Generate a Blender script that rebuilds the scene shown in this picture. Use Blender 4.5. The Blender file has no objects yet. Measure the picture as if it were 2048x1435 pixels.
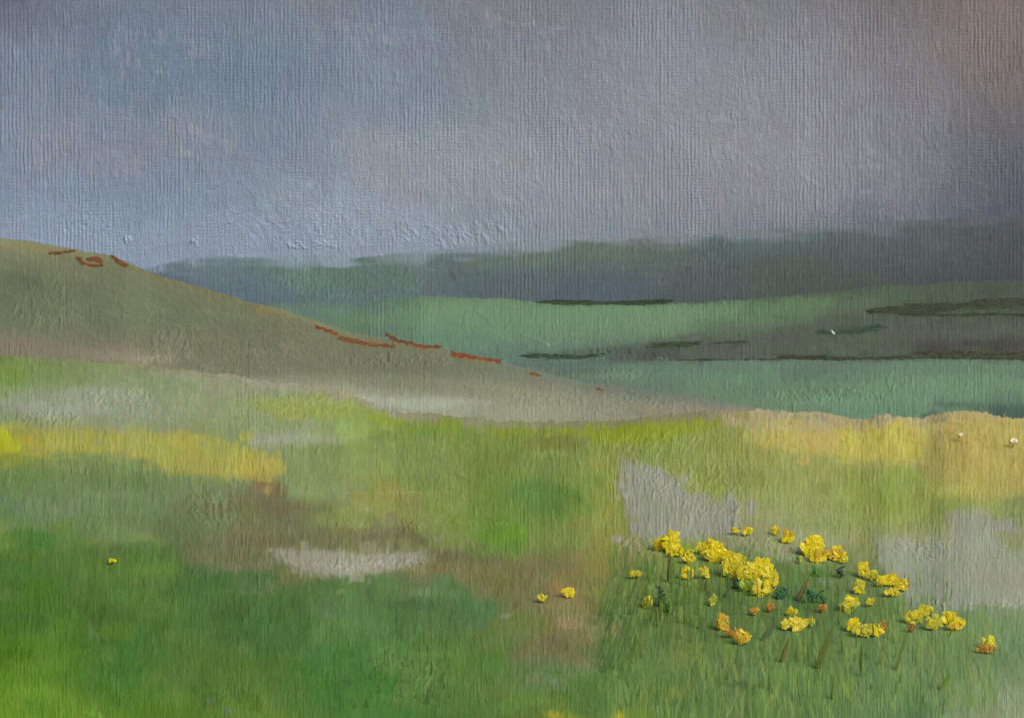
import bpy, math, random
import numpy as np
rng = np.random.default_rng(7); random.seed(7)
sc = bpy.context.scene
COL = sc.collection
T = math.tan(math.radians(10.0))          # half width of the view at 1 m
CX, CY, HW = 1024.0, 717.5, 1024.0
def P(px, py, Y): return ((px-CX)/HW*T*Y, Y, (CY-py)/HW*T*Y)

# ---------------------------------------------------------------- noise / colour helpers
def lin(c):
    c = np.asarray(c, float)/255.0
    return np.where(c <= .04045, c/12.92, ((np.clip(c, 0, 2)+.055)/1.055)**2.4)
def vnoise(h, w, sy, sx, seed):
    r = np.random.default_rng(seed)
    gy, gx = int(h/sy)+3, int(w/sx)+3
    g = r.random((gy, gx))*2-1
    y = np.arange(h)/sy; x = np.arange(w)/sx
    yi = y.astype(int); xi = x.astype(int)
    fy = y-yi; fx = x-xi; fy = fy*fy*(3-2*fy); fx = fx*fx*(3-2*fx)
    a = g[yi][:, xi]; b = g[yi][:, xi+1]; c = g[yi+1][:, xi]; d = g[yi+1][:, xi+1]
    fx = fx[None, :]; fy = fy[:, None]
    return (a*(1-fx)+b*fx)*(1-fy)+(c*(1-fx)+d*fx)*fy
def blur(a, n):
    n = int(n)
    if n < 1: return a
    for ax in (0, 1):
        for _ in range(2):
            p = [(0, 0), (0, 0)]; p[ax] = (n+1, n)
            c = np.cumsum(np.pad(a, p, mode='edge'), axis=ax)
            if ax == 0: a = (c[2*n+1:]-c[:-2*n-1])/(2*n+1)
            else: a = (c[:, 2*n+1:]-c[:, :-2*n-1])/(2*n+1)
    return a
S = 2.0                                    # terrain sampling, in units of the layout map
class Paint:
    """colour and relief of one stretch of terrain or sky, laid down in strokes"""
    def __init__(s, x0, x1, y0, y1, seed):
        s.x0, s.x1, s.y0, s.y1, s.seed = x0, x1, y0, y1, seed
        s.W = int((x1-x0)/S)+1; s.H = int((y1-y0)/S)+1
        s.col = np.zeros((s.H, s.W, 3)); s.h = np.zeros((s.H, s.W))
        s.rg = np.random.default_rng(seed)
    def grid(s, xs, ys, cols):
        xs = np.array(xs, float); ys = np.array(ys, float); c = np.array(cols, float)
        X = np.clip(s.x0+np.arange(s.W)*S, xs[0], xs[-1]); Y = np.clip(s.y0+np.arange(s.H)*S, ys[0], ys[-1])
        ix = np.clip(np.searchsorted(xs, X)-1, 0, len(xs)-2); iy = np.clip(np.searchsorted(ys, Y)-1, 0, len(ys)-2)
        fx = ((X-xs[ix])/(xs[ix+1]-xs[ix]))[None, :, None]; fy = ((Y-ys[iy])/(ys[iy+1]-ys[iy]))[:, None, None]
        fx = fx*fx*(3-2*fx)
        s.col = (c[iy][:, ix]*(1-fx)+c[iy][:, ix+1]*fx)*(1-fy)+(c[iy+1][:, ix]*(1-fx)+c[iy+1][:, ix+1]*fx)*fy
    def stroke(s, cx, cy, L, Wd, ang, color, op=.8, lift=1.0, bend=0.0):
        R = (abs(L*math.cos(ang))+abs(Wd*math.sin(ang)))*.5+4; Q = (abs(L*math.sin(ang))+abs(Wd*math.cos(ang)))*.5+4+abs(bend)*L
        R += abs(bend)*L
        a = max(0, int((cx-R-s.x0)/S)); b = min(s.W, int((cx+R-s.x0)/S)+2)
        c = max(0, int((cy-Q-s.y0)/S)); d = min(s.H, int((cy+Q-s.y0)/S)+2)
        if a >= b or c >= d: return
        X = s.x0+np.arange(a, b)*S-cx; Y = (s.y0+np.arange(c, d)*S-cy)[:, None]
        ca, sa = math.cos(ang), math.sin(ang)
        u = (X*ca+Y*sa)/(L/2); v = (-X*sa+Y*ca)+bend*L*(u*u-.4)
        v = v/(Wd/2)
        nb = max(3, int(Wd/3.2))
        ends = s.rg.random(nb+2)*.35; br = s.rg.random(nb+2)
        q = np.clip((v*.5+.5), 0, 1)*nb; qi = q.astype(int); qf = q-qi
        e = ends[qi]*(1-qf)+ends[qi+1]*qf; bb = br[qi]*(1-qf)+br[qi+1]*qf
        m = np.clip((1-np.abs(v))*Wd/5, 0, 1)*np.clip((1-np.abs(u)-e)*L/7, 0, 1)
        lip = np.clip(1-np.abs(1-np.abs(v)-.18)*5, 0, 1)*m
        mm = (m*op)[..., None]
        k = s.col[c:d, a:b]
        s.col[c:d, a:b] = k*(1-mm)+(np.asarray(color)*(1+(bb-.5)[..., None]*.05))*mm
        s.h[c:d, a:b] = s.h[c:d, a:b]*(1-m*.75*op)+(bb*.9+lip*.9)*m*lift*op
    def cover(s, n, L, Wd, ang, jit=3.0, op=.7, lift=1.0, box=None, shift=6, bend=0.0):
        src = s.col.copy()
        bx = box or (s.x0, s.x1, s.y0, s.y1)
        for _ in range(n):
            cx = s.rg.uniform(bx[0], bx[1]); cy = s.rg.uniform(bx[2], bx[3])
            i = int(np.clip((cy+s.rg.normal()*shift-s.y0)/S, 0, s.H-1)); j = int(np.clip((cx+s.rg.normal()*shift-s.x0)/S, 0, s.W-1))
            c = src[i, j]+s.rg.normal(size=3)*jit*.45+s.rg.normal()*jit
            a = (ang(cx, cy) if callable(ang) else ang)+s.rg.normal()*.16
            s.stroke(cx, cy, L*s.rg.uniform(.5, 1.4), Wd*s.rg.uniform(.5, 1.4), a, c, op, lift, bend*s.rg.normal())
    def patch(s, poly, color, soft=2.0, op=1.0, warp=5.0, lip=0.8, var=4.0, comb=0.0):
        poly = np.array(poly, float)
        m = soft*3+warp*2+8
        a = max(0, int((poly[:, 0].min()-m-s.x0)/S)); b = min(s.W, int((poly[:, 0].max()+m-s.x0)/S)+2)
        c = max(0, int((poly[:, 1].min()-m-s.y0)/S)); d = min(s.H, int((poly[:, 1].max()+m-s.y0)/S)+2)
        if a >= b or c >= d: return
        h, w = d-c, b-a
        sd = s.rg.integers(1e9)
        X = np.broadcast_to(s.x0+np.arange(a, b)*S, (h, w))+vnoise(h, w, 9, 6, sd)*warp*.6+vnoise(h, w, 3, 2, sd+1)*warp*.35
        Y = np.broadcast_to((s.y0+np.arange(c, d)*S)[:, None], (h, w))+vnoise(h, w, 12, 4, sd+2)*warp+vnoise(h, w, 6, 1.6, sd+3)*warp*.7
        ins = np.zeros((h, w), bool); n = len(poly)
        for i in range(n):
            x1, y1 = poly[i]; x2, y2 = poly[(i+1) % n]
            if y1 == y2: continue
            ins ^= ((Y > y1) != (Y > y2)) & (X < (x2-x1)*(Y-y1)/(y2-y1)+x1)
        f = ins.astype(float); fm = blur(f, max(0, round(soft/S)))
        edge = np.clip(1-np.abs(blur(f, 2)-.6)*4, 0, 1)
        cc = np.asarray(color, float)+(vnoise(h, w, 14, 5, sd+4)*var*.7+vnoise(h, w, 8, 2, sd+5)*var*.5)[..., None]+np.dstack([vnoise(h, w, 20, 14, sd+6+k) for k in range(3)])*var*.5
        mm = (fm*op)[..., None]
        s.col[c:d, a:b] = s.col[c:d, a:b]*(1-mm)+cc*mm
        hh = vnoise(h, w, 9, 1.7, sd+11)*comb*.5
        s.h[c:d, a:b] += edge*lip*op+fm*(.35*lip*op+hh)
    def blob(s, cx, cy, rx, ry, color, op=.6):
        p = [(cx+rx*math.cos(t)*s.rg.uniform(.75, 1.2), cy+ry*math.sin(t)*s.rg.uniform(.75, 1.2)) for t in np.linspace(0, 6.28, 11)[:-1]]
        s.patch(p, color, soft=min(rx, ry)*.35, op=op, lip=.15)
    def ridge(s, pts, wd=2.2, lift=2.2, lighten=6):
        for (xa, ya), (xb, yb) in zip(pts[:-1], pts[1:]):
            n = max(2, int(math.hypot(xb-xa, yb-ya)/2))
            for k in range(n):
                t = k/n; x = xa+(xb-xa)*t; y = ya+(yb-ya)*t
                i = int((y-s.y0)/S); j = int((x-s.x0)/S)
                if 1 < i < s.H-2 and 1 < j < s.W-2:
                    r = max(1, int(wd/S)); s.h[i, j:j+r] = max(s.h[i, j], lift*(.6+.6*s.rg.random())); s.col[i, j:j+r] += lighten
    def crackle(s, cx, cy, rx, ry, ang=1.57, n=60, lift=2.0, L=12):
        lift *= 1.1
        for _ in range(n):
            t = s.rg.uniform(0, 6.28); r = math.sqrt(s.rg.random())
            x = cx+rx*r*math.cos(t); y = cy+ry*r*math.sin(t); a = ang+s.rg.normal()*.45; l = L*s.rg.uniform(.4, 1.2)
            s.ridge([(x, y), (x+math.cos(a)*l*.5+s.rg.normal()*1.5, y+math.sin(a)*l*.5), (x+math.cos(a+.3)*l, y+math.sin(a+.3)*l)], 2, lift)
    def fade(s, top, color, depth, k, x0=-9999, x1=9999, nx=2.5, ny=12):
        X = s.x0+np.arange(s.W)*S; Y = (s.y0+np.arange(s.H)*S)[:, None]
        d = (Y-top(X)[None, :])+vnoise(s.H, s.W, ny, nx, s.seed+90)*depth*.8+vnoise(s.H, s.W, 40, 22, s.seed+91)*depth*.7
        a = np.clip(1.15-d/depth, 0, 1)*k*(np.clip((X-x0)/120, 0, 1)*np.clip((x1-X)/120, 0, 1))[None, :]
        c = color(X)[None] if callable(color) else np.asarray(color, float)
        s.col = s.col*(1-a[..., None])+c*a[..., None]
    def tone(s, sat, val, rgb=(1, 1, 1)):
        g = s.col.mean(2, keepdims=True); s.col = (g+(s.col-g)*sat)*val*np.array(rgb)
    def grain(s, amt=2.0, streak=2.0):
        for k, (sy, sx, f) in enumerate([(40, 30, .9), (12, 9, .7), (22, 1.6, .8*streak/2), (5, 1.2, .5*streak/2), (1.5, 1.5, .45)]):
            s.col += (vnoise(s.H, s.W, sy, sx, s.seed*31+k)*amt*f)[..., None]
        for c in range(3): s.col[..., c] += vnoise(s.H, s.W, 14, 10, s.seed*37+c)*amt*.55
        for _ in range(int((s.x1-s.x0)*(s.y1-s.y0)/1150)):           # raised threads, the light they catch added to their colour
            cx = s.rg.uniform(s.x0, s.x1); cy = s.rg.uniform(s.y0, s.y1)
            if s.seed < 5 and cx < 900 and s.rg.random() < .7: continue
            s.ridge([(cx, cy), (cx+s.rg.normal()*.8, cy+s.rg.uniform(4, 22))], 2, s.rg.uniform(.9, 2.2), s.rg.uniform(2, 9))
        s.h += vnoise(s.H, s.W, 10, 1.5, s.seed*41)*.28+vnoise(s.H, s.W, 3, 1.5, s.seed*43)*.22
    def sample(s, px, py):
        x = np.clip((px-s.x0)/S, 0, s.W-1.001); y = np.clip((py-s.y0)/S, 0, s.H-1.001)
        j = x.astype(int); i = y.astype(int); fx = x-j; fy = y-i
        def g(A, ex=False):
            a, b = (fx[..., None], fy[..., None]) if ex else (fx, fy)
            return (A[i, j]*(1-a)+A[i, j+1]*a)*(1-b)+(A[i+1, j]*(1-a)+A[i+1, j+1]*a)*b
        return g(s.col, True), g(s.h)

# ---------------------------------------------------------------- materials
def nd(nt, t, **kw):
    n = nt.nodes.new(t)
    for k, v in kw.items(): setattr(n, k, v)
    return n
def math_n(nt, op, a, b=None, clamp=False):
    n = nd(nt, 'ShaderNodeMath', operation=op, use_clamp=clamp)
    for i, q in enumerate((a, b)):
        if q is None: continue
        if isinstance(q, (int, float)): n.inputs[i].default_value = q
        else: nt.links.new(q, n.inputs[i])
    return n.outputs[0]
def surface_material(name, dist, weave=1.0, rough=.5, spec=.35, beads=.5, brush=1.0):
    """paint-like ground colour from the Col attribute, thread and bristle relief from procedural nodes"""
    m = bpy.data.materials.new(name); m.use_nodes = True; nt = m.node_tree; L = nt.links.new
    bs = nt.nodes['Principled BSDF']
    at = nd(nt, 'ShaderNodeAttribute', attribute_name='Col')
    uv = nd(nt, 'ShaderNodeUVMap', uv_map='UVMap')
    def noise(sx, sy, detail=2.0, w=0.0):
        mp = nd(nt, 'ShaderNodeMapping'); L(uv.outputs[0], mp.inputs['Vector'])
        mp.inputs['Scale'].default_value = (sx, sy, 1); mp.inputs['Location'].default_value = (w, w*1.7, 0)
        n = nd(nt, 'ShaderNodeTexNoise'); n.inputs['Scale'].default_value = 1.0; n.inputs['Detail'].default_value = detail
        L(mp.outputs[0], n.inputs['Vector']); return n.outputs['Fac']
    def wave(direction, scale, dis, dscale):
        n = nd(nt, 'ShaderNodeTexWave', wave_type='BANDS', bands_direction=direction, wave_profile='SIN')
        L(uv.outputs[0], n.inputs['Vector']); n.inputs['Scale'].default_value = scale
        n.inputs['Distortion'].default_value = dis; n.inputs['Detail'].default_value = 1.5; n.inputs['Detail Scale'].default_value = dscale
        return n.outputs['Fac']
    def ridged(f):                                    # 1 along thin crooked lines, 0 between
        return math_n(nt, 'POWER', math_n(nt, 'SUBTRACT', 1.0, math_n(nt, 'MULTIPLY', math_n(nt, 'ABSOLUTE', math_n(nt, 'SUBTRACT', f, .5)), 4.5), True), 1.6)
    warp = wave('X', 4.05, 2.2, .6)                  # upright threads
    weft = wave('Y', 4.9, 3.0, 1.2)
    strands = noise(14, 1.6, 3.0); bristle = ridged(noise(14, 2.0, 1.5, 31)); bristle2 = ridged(noise(20, 4.5, 1.5, 57)); grit = noise(38, 30, 4.0, 9)
    def zonemask(sx, sy, w, lo, k): return math_n(nt, 'MULTIPLY', math_n(nt, 'SUBTRACT', noise(sx, sy, 3.0, w), lo), k, True)
    z1 = zonemask(.5, .35, 3, .40, 4.5); z2 = zonemask(.9, .55, 13, .42, 5); z3 = zonemask(.7, .6, 23, .44, 6); z4 = zonemask(1.1, .9, 41, .46, 6)
    w1 = math_n(nt, 'MULTIPLY', math_n(nt, 'MULTIPLY', warp, math_n(nt, 'ADD', math_n(nt, 'MULTIPLY', z1, .9), .12)), math_n(nt, 'MULTIPLY', strands, .85*weave))
    w2 = math_n(nt, 'MULTIPLY', math_n(nt, 'MULTIPLY', math_n(nt, 'MULTIPLY', weft, warp), z2), beads*.4*weave)
    b1 = math_n(nt, 'MULTIPLY', math_n(nt, 'MULTIPLY', bristle, math_n(nt, 'ADD', z3, .15)), .62*brush)
    b2 = math_n(nt, 'MULTIPLY', math_n(nt, 'MULTIPLY', bristle2, math_n(nt, 'ADD', z4, .1)), .5*brush)
    s1 = math_n(nt, 'MULTIPLY', strands, .5); s3 = math_n(nt, 'MULTIPLY', grit, 1.15)
    hsum = w1
    for q in (w2, b1, b2, s1, s3): hsum = math_n(nt, 'ADD', hsum, q)
    bp = nd(nt, 'ShaderNodeBump'); bp.inputs['Strength'].default_value = 1.0; bp.inputs['Distance'].default_value = dist
    L(hsum, bp.inputs['Height'])
    L(bp.outputs[0], bs.inputs['Normal'])
    # thin paint over the thread tops is a touch paler, the pits a touch deeper
    k = math_n(nt, 'ADD', math_n(nt, 'MULTIPLY', math_n(nt, 'SUBTRACT', hsum, .95), .10), 1.0)
    vm = nd(nt, 'ShaderNodeVectorMath', operation='SCALE'); L(at.outputs['Color'], vm.inputs[0]); L(k, vm.inputs['Scale'])
    L(vm.outputs[0], bs.inputs['Base Color'])
    bs.inputs['Roughness'].default_value = rough; bs.inputs['Specular IOR Level'].default_value = spec*.4
    return m
def paint_material(name, rough=.5, spec=.35, fine=400.0, dist=.002):
    """thick coloured petals, blades and stems: colour from Col, ribbed relief from object-space noise"""
    m = bpy.data.materials.new(name); m.use_nodes = True; nt = m.node_tree; L = nt.links.new
    bs = nt.nodes['Principled BSDF']
    at = nd(nt, 'ShaderNodeAttribute', attribute_name='Col'); tc = nd(nt, 'ShaderNodeTexCoord')
    mp = nd(nt, 'ShaderNodeMapping'); mp.inputs['Scale'].default_value = (1, 1, .35); L(tc.outputs['Object'], mp.inputs['Vector'])
    n = nd(nt, 'ShaderNodeTexNoise'); n.inputs['Scale'].default_value = fine; n.inputs['Detail'].default_value = 3; L(mp.outputs[0], n.inputs['Vector'])
    k = math_n(nt, 'ADD', math_n(nt, 'MULTIPLY', math_n(nt, 'SUBTRACT', n.outputs['Fac'], .5), .7), 1.0)
    vm = nd(nt, 'ShaderNodeVectorMath', operation='SCALE'); L(at.outputs['Color'], vm.inputs[0]); L(k, vm.inputs['Scale'])
    L(vm.outputs[0], bs.inputs['Base Color'])
    bp = nd(nt, 'ShaderNodeBump'); bp.inputs['Distance'].default_value = dist; L(n.outputs['Fac'], bp.inputs['Height']); L(bp.outputs[0], bs.inputs['Normal'])
    bs.inputs['Roughness'].default_value = rough; bs.inputs['Specular IOR Level'].default_value = spec
    return m

# ---------------------------------------------------------------- crest lines
def curve(pts):
    xs = [p[0] for p in pts]; ys = [p[1] for p in pts]
    return lambda x: np.interp(x, xs, ys)
low_top = curve([(780, 725), (900, 728), (1000, 724), (1100, 722), (1250, 724), (1340, 722), (1450, 720), (1700, 720), (1900, 718), (2048, 721), (2460, 715)])
val_top = curve([(380, 640), (480, 615), (560, 606), (700, 606), (790, 595), (840, 590), (1000, 599), (1300, 607), (1400, 606), (1500, 598), (1600, 588), (1750, 574), (1900, 566), (2048, 562), (2460, 556)])
mead_top = curve([(-420, 700), (-100, 704), (0, 708), (100, 714), (200, 722), (330, 735), (440, 748), (520, 757), (600, 766), (680, 780), (735, 805), (790, 824), (900, 830), (1000, 840), (1080, 847), (1200, 842), (1300, 832), (1420, 824), (1500, 817), (1560, 820), (1640, 829), (1720, 836), (1770, 829), (1830, 838), (1860, 836), (1890, 827), (1940, 824), (1980, 830), (2048, 836), (2460, 840)])
hill_top = curve([(-420, 466), (-200, 466), (0, 476), (60, 483), (140, 496), (210, 509), (250, 520), (300, 545), (400, 573), (480, 600), (560, 618), (640, 644), (700, 664), (770, 678), (850, 690), (920, 705), (1000, 722), (1080, 743), (1160, 761), (1250, 774), (1350, 786), (1450, 802), (1560, 822), (1750, 850)])
far_top = curve([(200, 560), (300, 535), (380, 516), (560, 512), (700, 515), (850, 503), (930, 495), (1000, 488), (1150, 479), (1250, 477), (1420, 468), (1500, 461), (1700, 450), (1850, 439), (2048, 430), (2460, 420)])
# ---------------------------------------------------------------- mesh helpers
def mesh_object(name, verts, faces, cols, mat, parent=None, loc=None, smooth=True, uv=None):
    me = bpy.data.meshes.new(name)
    v = np.asarray(verts, np.float32); f = np.asarray(faces, np.int32)
    me.vertices.add(len(v)); me.vertices.foreach_set('co', v.ravel())
    k = f.shape[1]
    me.loops.add(f.size); me.loops.foreach_set('vertex_index', f.ravel())
    me.polygons.add(len(f)); me.polygons.foreach_set('loop_start', np.arange(0, f.size, k, dtype=np.int32))
    me.polygons.foreach_set('use_smooth', np.full(len(f), smooth))
    a = me.color_attributes.new('Col', 'FLOAT_COLOR', 'POINT')
    c4 = np.ones((len(v), 4), np.float32); c4[:, :3] = cols; a.data.foreach_set('color', c4.ravel())
    if uv is not None:
        u = me.uv_layers.new(name='UVMap'); u.data.foreach_set('uv', np.asarray(uv, np.float32)[f.ravel()].ravel())
    me.update(calc_edges=True); me.validate()
    me.materials.append(mat)
    o = bpy.data.objects.new(name, me); COL.objects.link(o)
    if parent: o.parent = parent
    if loc is not None: o.location = loc
    return o
def tag(o, label, cat, group=None, kind=None):
    o['label'] = label; o['category'] = cat
    if group: o['group'] = group
    if kind: o['kind'] = kind
    return o
def thing(name, loc, label, cat, group=None):
    o = bpy.data.objects.new(name, None); COL.objects.link(o); o.location = loc; o.empty_display_size = .05
    return tag(o, label, cat, group)

def sheet(name, paint, top, ybot, Yb, Yt, mat, gain, x0, x1, rag=3.0, amp=1.0, back=None, foot=None, bow=1.0, label=None):
    """a stretch of terrain: rises from distance Yb to its crest at distance Yt, rolls over behind, runs out in front"""
    nx = int((x1-x0)/S)+1
    wing = np.cumsum(np.linspace(4, 26, 130))                    # the land and sky run on well past the view on both sides
    px = np.concatenate([x0-wing[::-1], np.linspace(x0, x1, nx), x1+wing]); nx = len(px)
    r = np.random.default_rng(len(name)*13)
    tp = top(px)+vnoise(1, nx, 1, 22, 5+len(name))[0]*rag*.8+vnoise(1, nx, 1, 3, 6+len(name))[0]*rag*.6+vnoise(1, nx, 1, 1.3, 8)[0]*rag*.35
    ny = int((ybot-top(px).min())/S)+1
    s = np.linspace(0, 1, ny)[:, None]
    py = ybot+(tp[None, :]-ybot)*s
    Y = Yb+(Yt-Yb)*((ybot-py)/(ybot-top(px)[None, :]))**bow     # the slope itself stays smooth under a ragged crest
    PX = np.broadcast_to(px, py.shape)
    FX = np.abs((PX-x0) % (2*(x1-x0))); FX = x0+np.where(FX > x1-x0, 2*(x1-x0)-FX, FX)
    col, h = paint.sample(FX, py)
    pxs = Y/HW*T
    X = (PX-CX)*pxs; Z = (CY-py)*pxs
    V = np.stack([X, Y, Z], -1)
    # relief along the terrain normal
    du = np.gradient(V, axis=1); dv = np.gradient(V, axis=0)
    # a smooth normal of the sheet as a whole
    mu = np.mean(du, axis=1, keepdims=True); mv = dv
    N = np.cross(mu, mv); N /= np.linalg.norm(N, axis=-1, keepdims=True)+1e-12
    V = V+N*(h*pxs*amp)[..., None]
    UV = np.stack([PX, -py], -1)/100.0
    rows_b, rows_f = [], []
    if back:                                   # the far side of the crest
        for k, (dy, dz) in enumerate(back):
            b = V[-1].copy(); b[:, 0] *= 1+dy/Yt; b[:, 1] += dy; b[:, 2] -= dz
            rows_b.append((b, col[-1], UV[-1]+[0, .05*(k+1)]))
    if foot:                                   # the ground running down in front of it
        for k, (dy, dz) in enumerate(foot):
            b = V[0].copy(); b[:, 1] -= dy; b[:, 2] -= dz
            rows_f.append((b, col[0], UV[0]-[0, .6*(k+1)]))
    def pile(i, mid): return np.concatenate([q[i][None] for q in rows_f[::-1]]+[mid]+[q[i][None] for q in rows_b])
    Vs = pile(0, V); Cs = pile(1, col); Us = pile(2, UV)
    ny = Vs.shape[0]
    idx = np.arange(ny*nx).reshape(ny, nx)
    f = np.stack([idx[:-1, :-1], idx[:-1, 1:], idx[1:, 1:], idx[1:, :-1]], -1).reshape(-1, 4)
    o = mesh_object(name, Vs.reshape(-1, 3), f, lin(np.clip(Cs.reshape(-1, 3), 2, 250))*np.asarray(gain), mat, uv=Us.reshape(-1, 2))
    o['kind'] = 'structure'
    if label: o['label'] = label; o['category'] = name.replace('_', ' ')
    return o

# =============================================================== SKY
GX = [0, 256, 512, 768, 1024, 1280, 1536, 1792, 2048]
sky = Paint(-420, 2470, -330, 600, 1)
sky.grid(GX, [0, 100, 200, 300, 400, 470, 540], [  # cloud tones with light falloff painted in, darkening toward the right edge
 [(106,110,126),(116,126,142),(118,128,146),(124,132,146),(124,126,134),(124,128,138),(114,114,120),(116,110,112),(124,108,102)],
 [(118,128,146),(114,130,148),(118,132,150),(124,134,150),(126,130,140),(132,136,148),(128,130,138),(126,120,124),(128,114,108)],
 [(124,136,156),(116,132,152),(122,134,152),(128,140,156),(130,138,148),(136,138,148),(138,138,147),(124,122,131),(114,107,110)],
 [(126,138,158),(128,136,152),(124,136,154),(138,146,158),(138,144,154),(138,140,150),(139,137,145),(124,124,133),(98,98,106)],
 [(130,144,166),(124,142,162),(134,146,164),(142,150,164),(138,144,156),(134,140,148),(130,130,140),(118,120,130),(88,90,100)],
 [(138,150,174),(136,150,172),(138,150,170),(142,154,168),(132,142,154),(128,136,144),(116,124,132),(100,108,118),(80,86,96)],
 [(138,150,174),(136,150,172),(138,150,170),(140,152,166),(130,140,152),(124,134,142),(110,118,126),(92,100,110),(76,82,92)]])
sky.patch([(180,85),(330,78),(500,82),(640,95),(620,210),(480,215),(330,225),(190,200)], (112,130,148), soft=24, op=.6, lip=0)
sky.patch([(40,180),(170,170),(180,290),(300,300),(250,345),(60,330)], (134,138,152), soft=22, op=.6, lip=0)
sky.patch([(240,225),(400,220),(460,270),(300,285)], (140,144,152), soft=14, op=.55, lip=0)
sky.patch([(330,300),(460,295),(440,340),(280,350)], (120,134,152), soft=14, op=.5, lip=0)
sky.patch([(190,345),(420,350),(400,385),(240,400)], (122,140,160), soft=16, op=.5, lip=0)
sky.patch([(0,340),(150,335),(190,400),(0,430)], (130,142,164), soft=22, op=.5, lip=0)
sky.patch([(700,270),(940,260),(1010,330),(960,380),(760,370),(690,330)], (146,150,158), soft=22, op=.6, lip=0)
sky.patch([(560,365),(760,370),(720,440),(500,440),(470,400)], (140,154,170), soft=20, op=.5, lip=0)
sky.patch([(1280,260),(1640,240),(1660,400),(1300,420)], (142,138,146), soft=46, op=.45, lip=0)
sky.patch([(1400,0),(1500,0),(1560,60),(1460,80)], (116,116,116), soft=20, op=.5, lip=0)
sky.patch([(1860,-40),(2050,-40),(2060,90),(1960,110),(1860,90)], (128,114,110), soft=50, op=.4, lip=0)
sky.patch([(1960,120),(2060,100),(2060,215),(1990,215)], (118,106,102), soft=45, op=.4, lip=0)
sky.patch([(560,0),(680,0),(700,50),(560,40)], (128,126,138), soft=14, op=.6, lip=0)
sky.patch([(740,-5),(800,-5),(790,40),(745,40)], (108,124,150), soft=10, op=.5, lip=0)
sky.patch([(1024,30),(1140,20),(1150,50),(1030,60)], (138,134,138), soft=12, op=.5, lip=0)
def sky_ang(x, y):
    if 620 < x < 1100 and 250 < y < 430: return math.atan2(y-420, x-880)+1.57
    if x < 620 and y > 350: return -.25
    return 1.57
sky.cover(1500, 110, 46, lambda x, y: 1.57 if rng.random() < .5 else .1, jit=2.0, op=.45, lift=.5, shift=12)
sky.cover(3600, 46, 20, sky_ang, jit=2.2, op=.5, lift=.75, shift=8, bend=.1)
sky.cover(3800, 28, 9, sky_ang, jit=2.6, op=.65, lift=.8, shift=9, bend=.1)
sky.cover(900, 26, 9, lambda x, y: 1.2+.5*math.sin(x*.01), jit=2.6, op=.6, lift=1.3, box=(480, 1080, 360, 500), bend=.1)
for p in [(462,290,9,12,(158,154,156),.7),(452,280,5,6,(160,156,158),.5),(258,265,8,6,(156,154,154),.5),(88,368,10,5,(160,158,166),.45),(54,335,8,8,(142,150,166),.5),(548,178,5,12,(98,122,164),.7),(545,195,7,7,(104,126,160),.5),(788,180,5,4,(160,160,160),.6),(620,370,7,9,(156,166,184),.6),(1030,322,28,14,(146,144,142),.6),(2,190,4,6,(110,108,96),.6),(3,215,6,12,(124,130,120),.5),(500,65,10,6,(138,138,150),.5),(1240,400,60,5,(124,132,140),.4),(1400,420,40,5,(122,128,136),.4),(630,0,60,12,(128,128,134),.5),(1180,385,50,18,(142,146,154),.4)]:
    sky.blob(*p)
for cx, cy, rr in [(800,330,60),(900,310,70),(990,350,55),(1040,330,60),(860,400,50)]:
    for k in range(7):
        a0 = rng.uniform(3.4, 4.4); q = [(cx+(rr*(.4+.09*k))*math.cos(a), cy+(rr*(.4+.09*k))*math.sin(a)) for a in np.linspace(a0, a0+1.5, 10)]
        sky.ridge(q, 2, .9, 2)
sky.crackle(620, 490, 60, 8, ang=.1, n=26, lift=2.2); sky.crackle(560, 430, 120, 25, ang=2.3, n=40, lift=1.6); sky.crackle(900, 465, 120, 26, ang=.9, n=80, lift=1.9, L=22)
sky.crackle(700, 440, 130, 40, ang=1.9, n=120, lift=1.5, L=16); sky.crackle(255, 475, 6, 5, n=8, lift=3); sky.crackle(390, 480, 4, 8, n=8, lift=3); sky.crackle(170, 450, 50, 25, n=70, lift=1.3, L=7); sky.crackle(930, 480, 60, 18, ang=.8, n=40, lift=2.2, L=26)
sky.crackle(1500, 340, 480, 150, ang=1.57, n=420, lift=1.0, L=14); sky.crackle(1300, 220, 200, 90, ang=1.57, n=260, lift=1.1, L=7)
sky.patch([(1250,-60),(1500,-60),(1760,120),(1760,330),(1560,420),(1300,400),(1180,200)], (143,142,151), soft=90, op=.5, lip=0)
for _ in range(240):
    gx, gy = [(150, 270), (430, 285), (250, 330), (90, 330), (860, 320), (1060, 330), (560, 400), (700, 60), (1100, 50), (1500, 260), (1750, 330), (300, 120)][rng.integers(12)]
    sky.stroke(gx+rng.normal()*60, gy+rng.normal()*24, rng.uniform(14, 50), rng.uniform(6, 16), rng.choice([1.57, .1, .6])+rng.normal()*.2, np.array([(152,150,158),(146,150,162),(150,152,156)][rng.integers(3)])+rng.normal()*3, rng.uniform(.15, .4), .9)
sky.tone(.86, 1.0, (.995, 1.0, 1.0))
sky.grain(1.8, 2.0)
SKYG, FARG, VALG, LOWG, HILLG, MEADG = .95, .95, .95, .95, .95, .95
GAINS = {'sky': (1.323, 1.427, 1.594), 'far': (0.996, 1.142, 1.177), 'val': (1.121, 1.286, 1.237), 'low': (1.145, 1.309, 1.303), 'hill': (0.977, 1.061, 1.016), 'mead': (0.906, 0.996, 1.006)}
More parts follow.
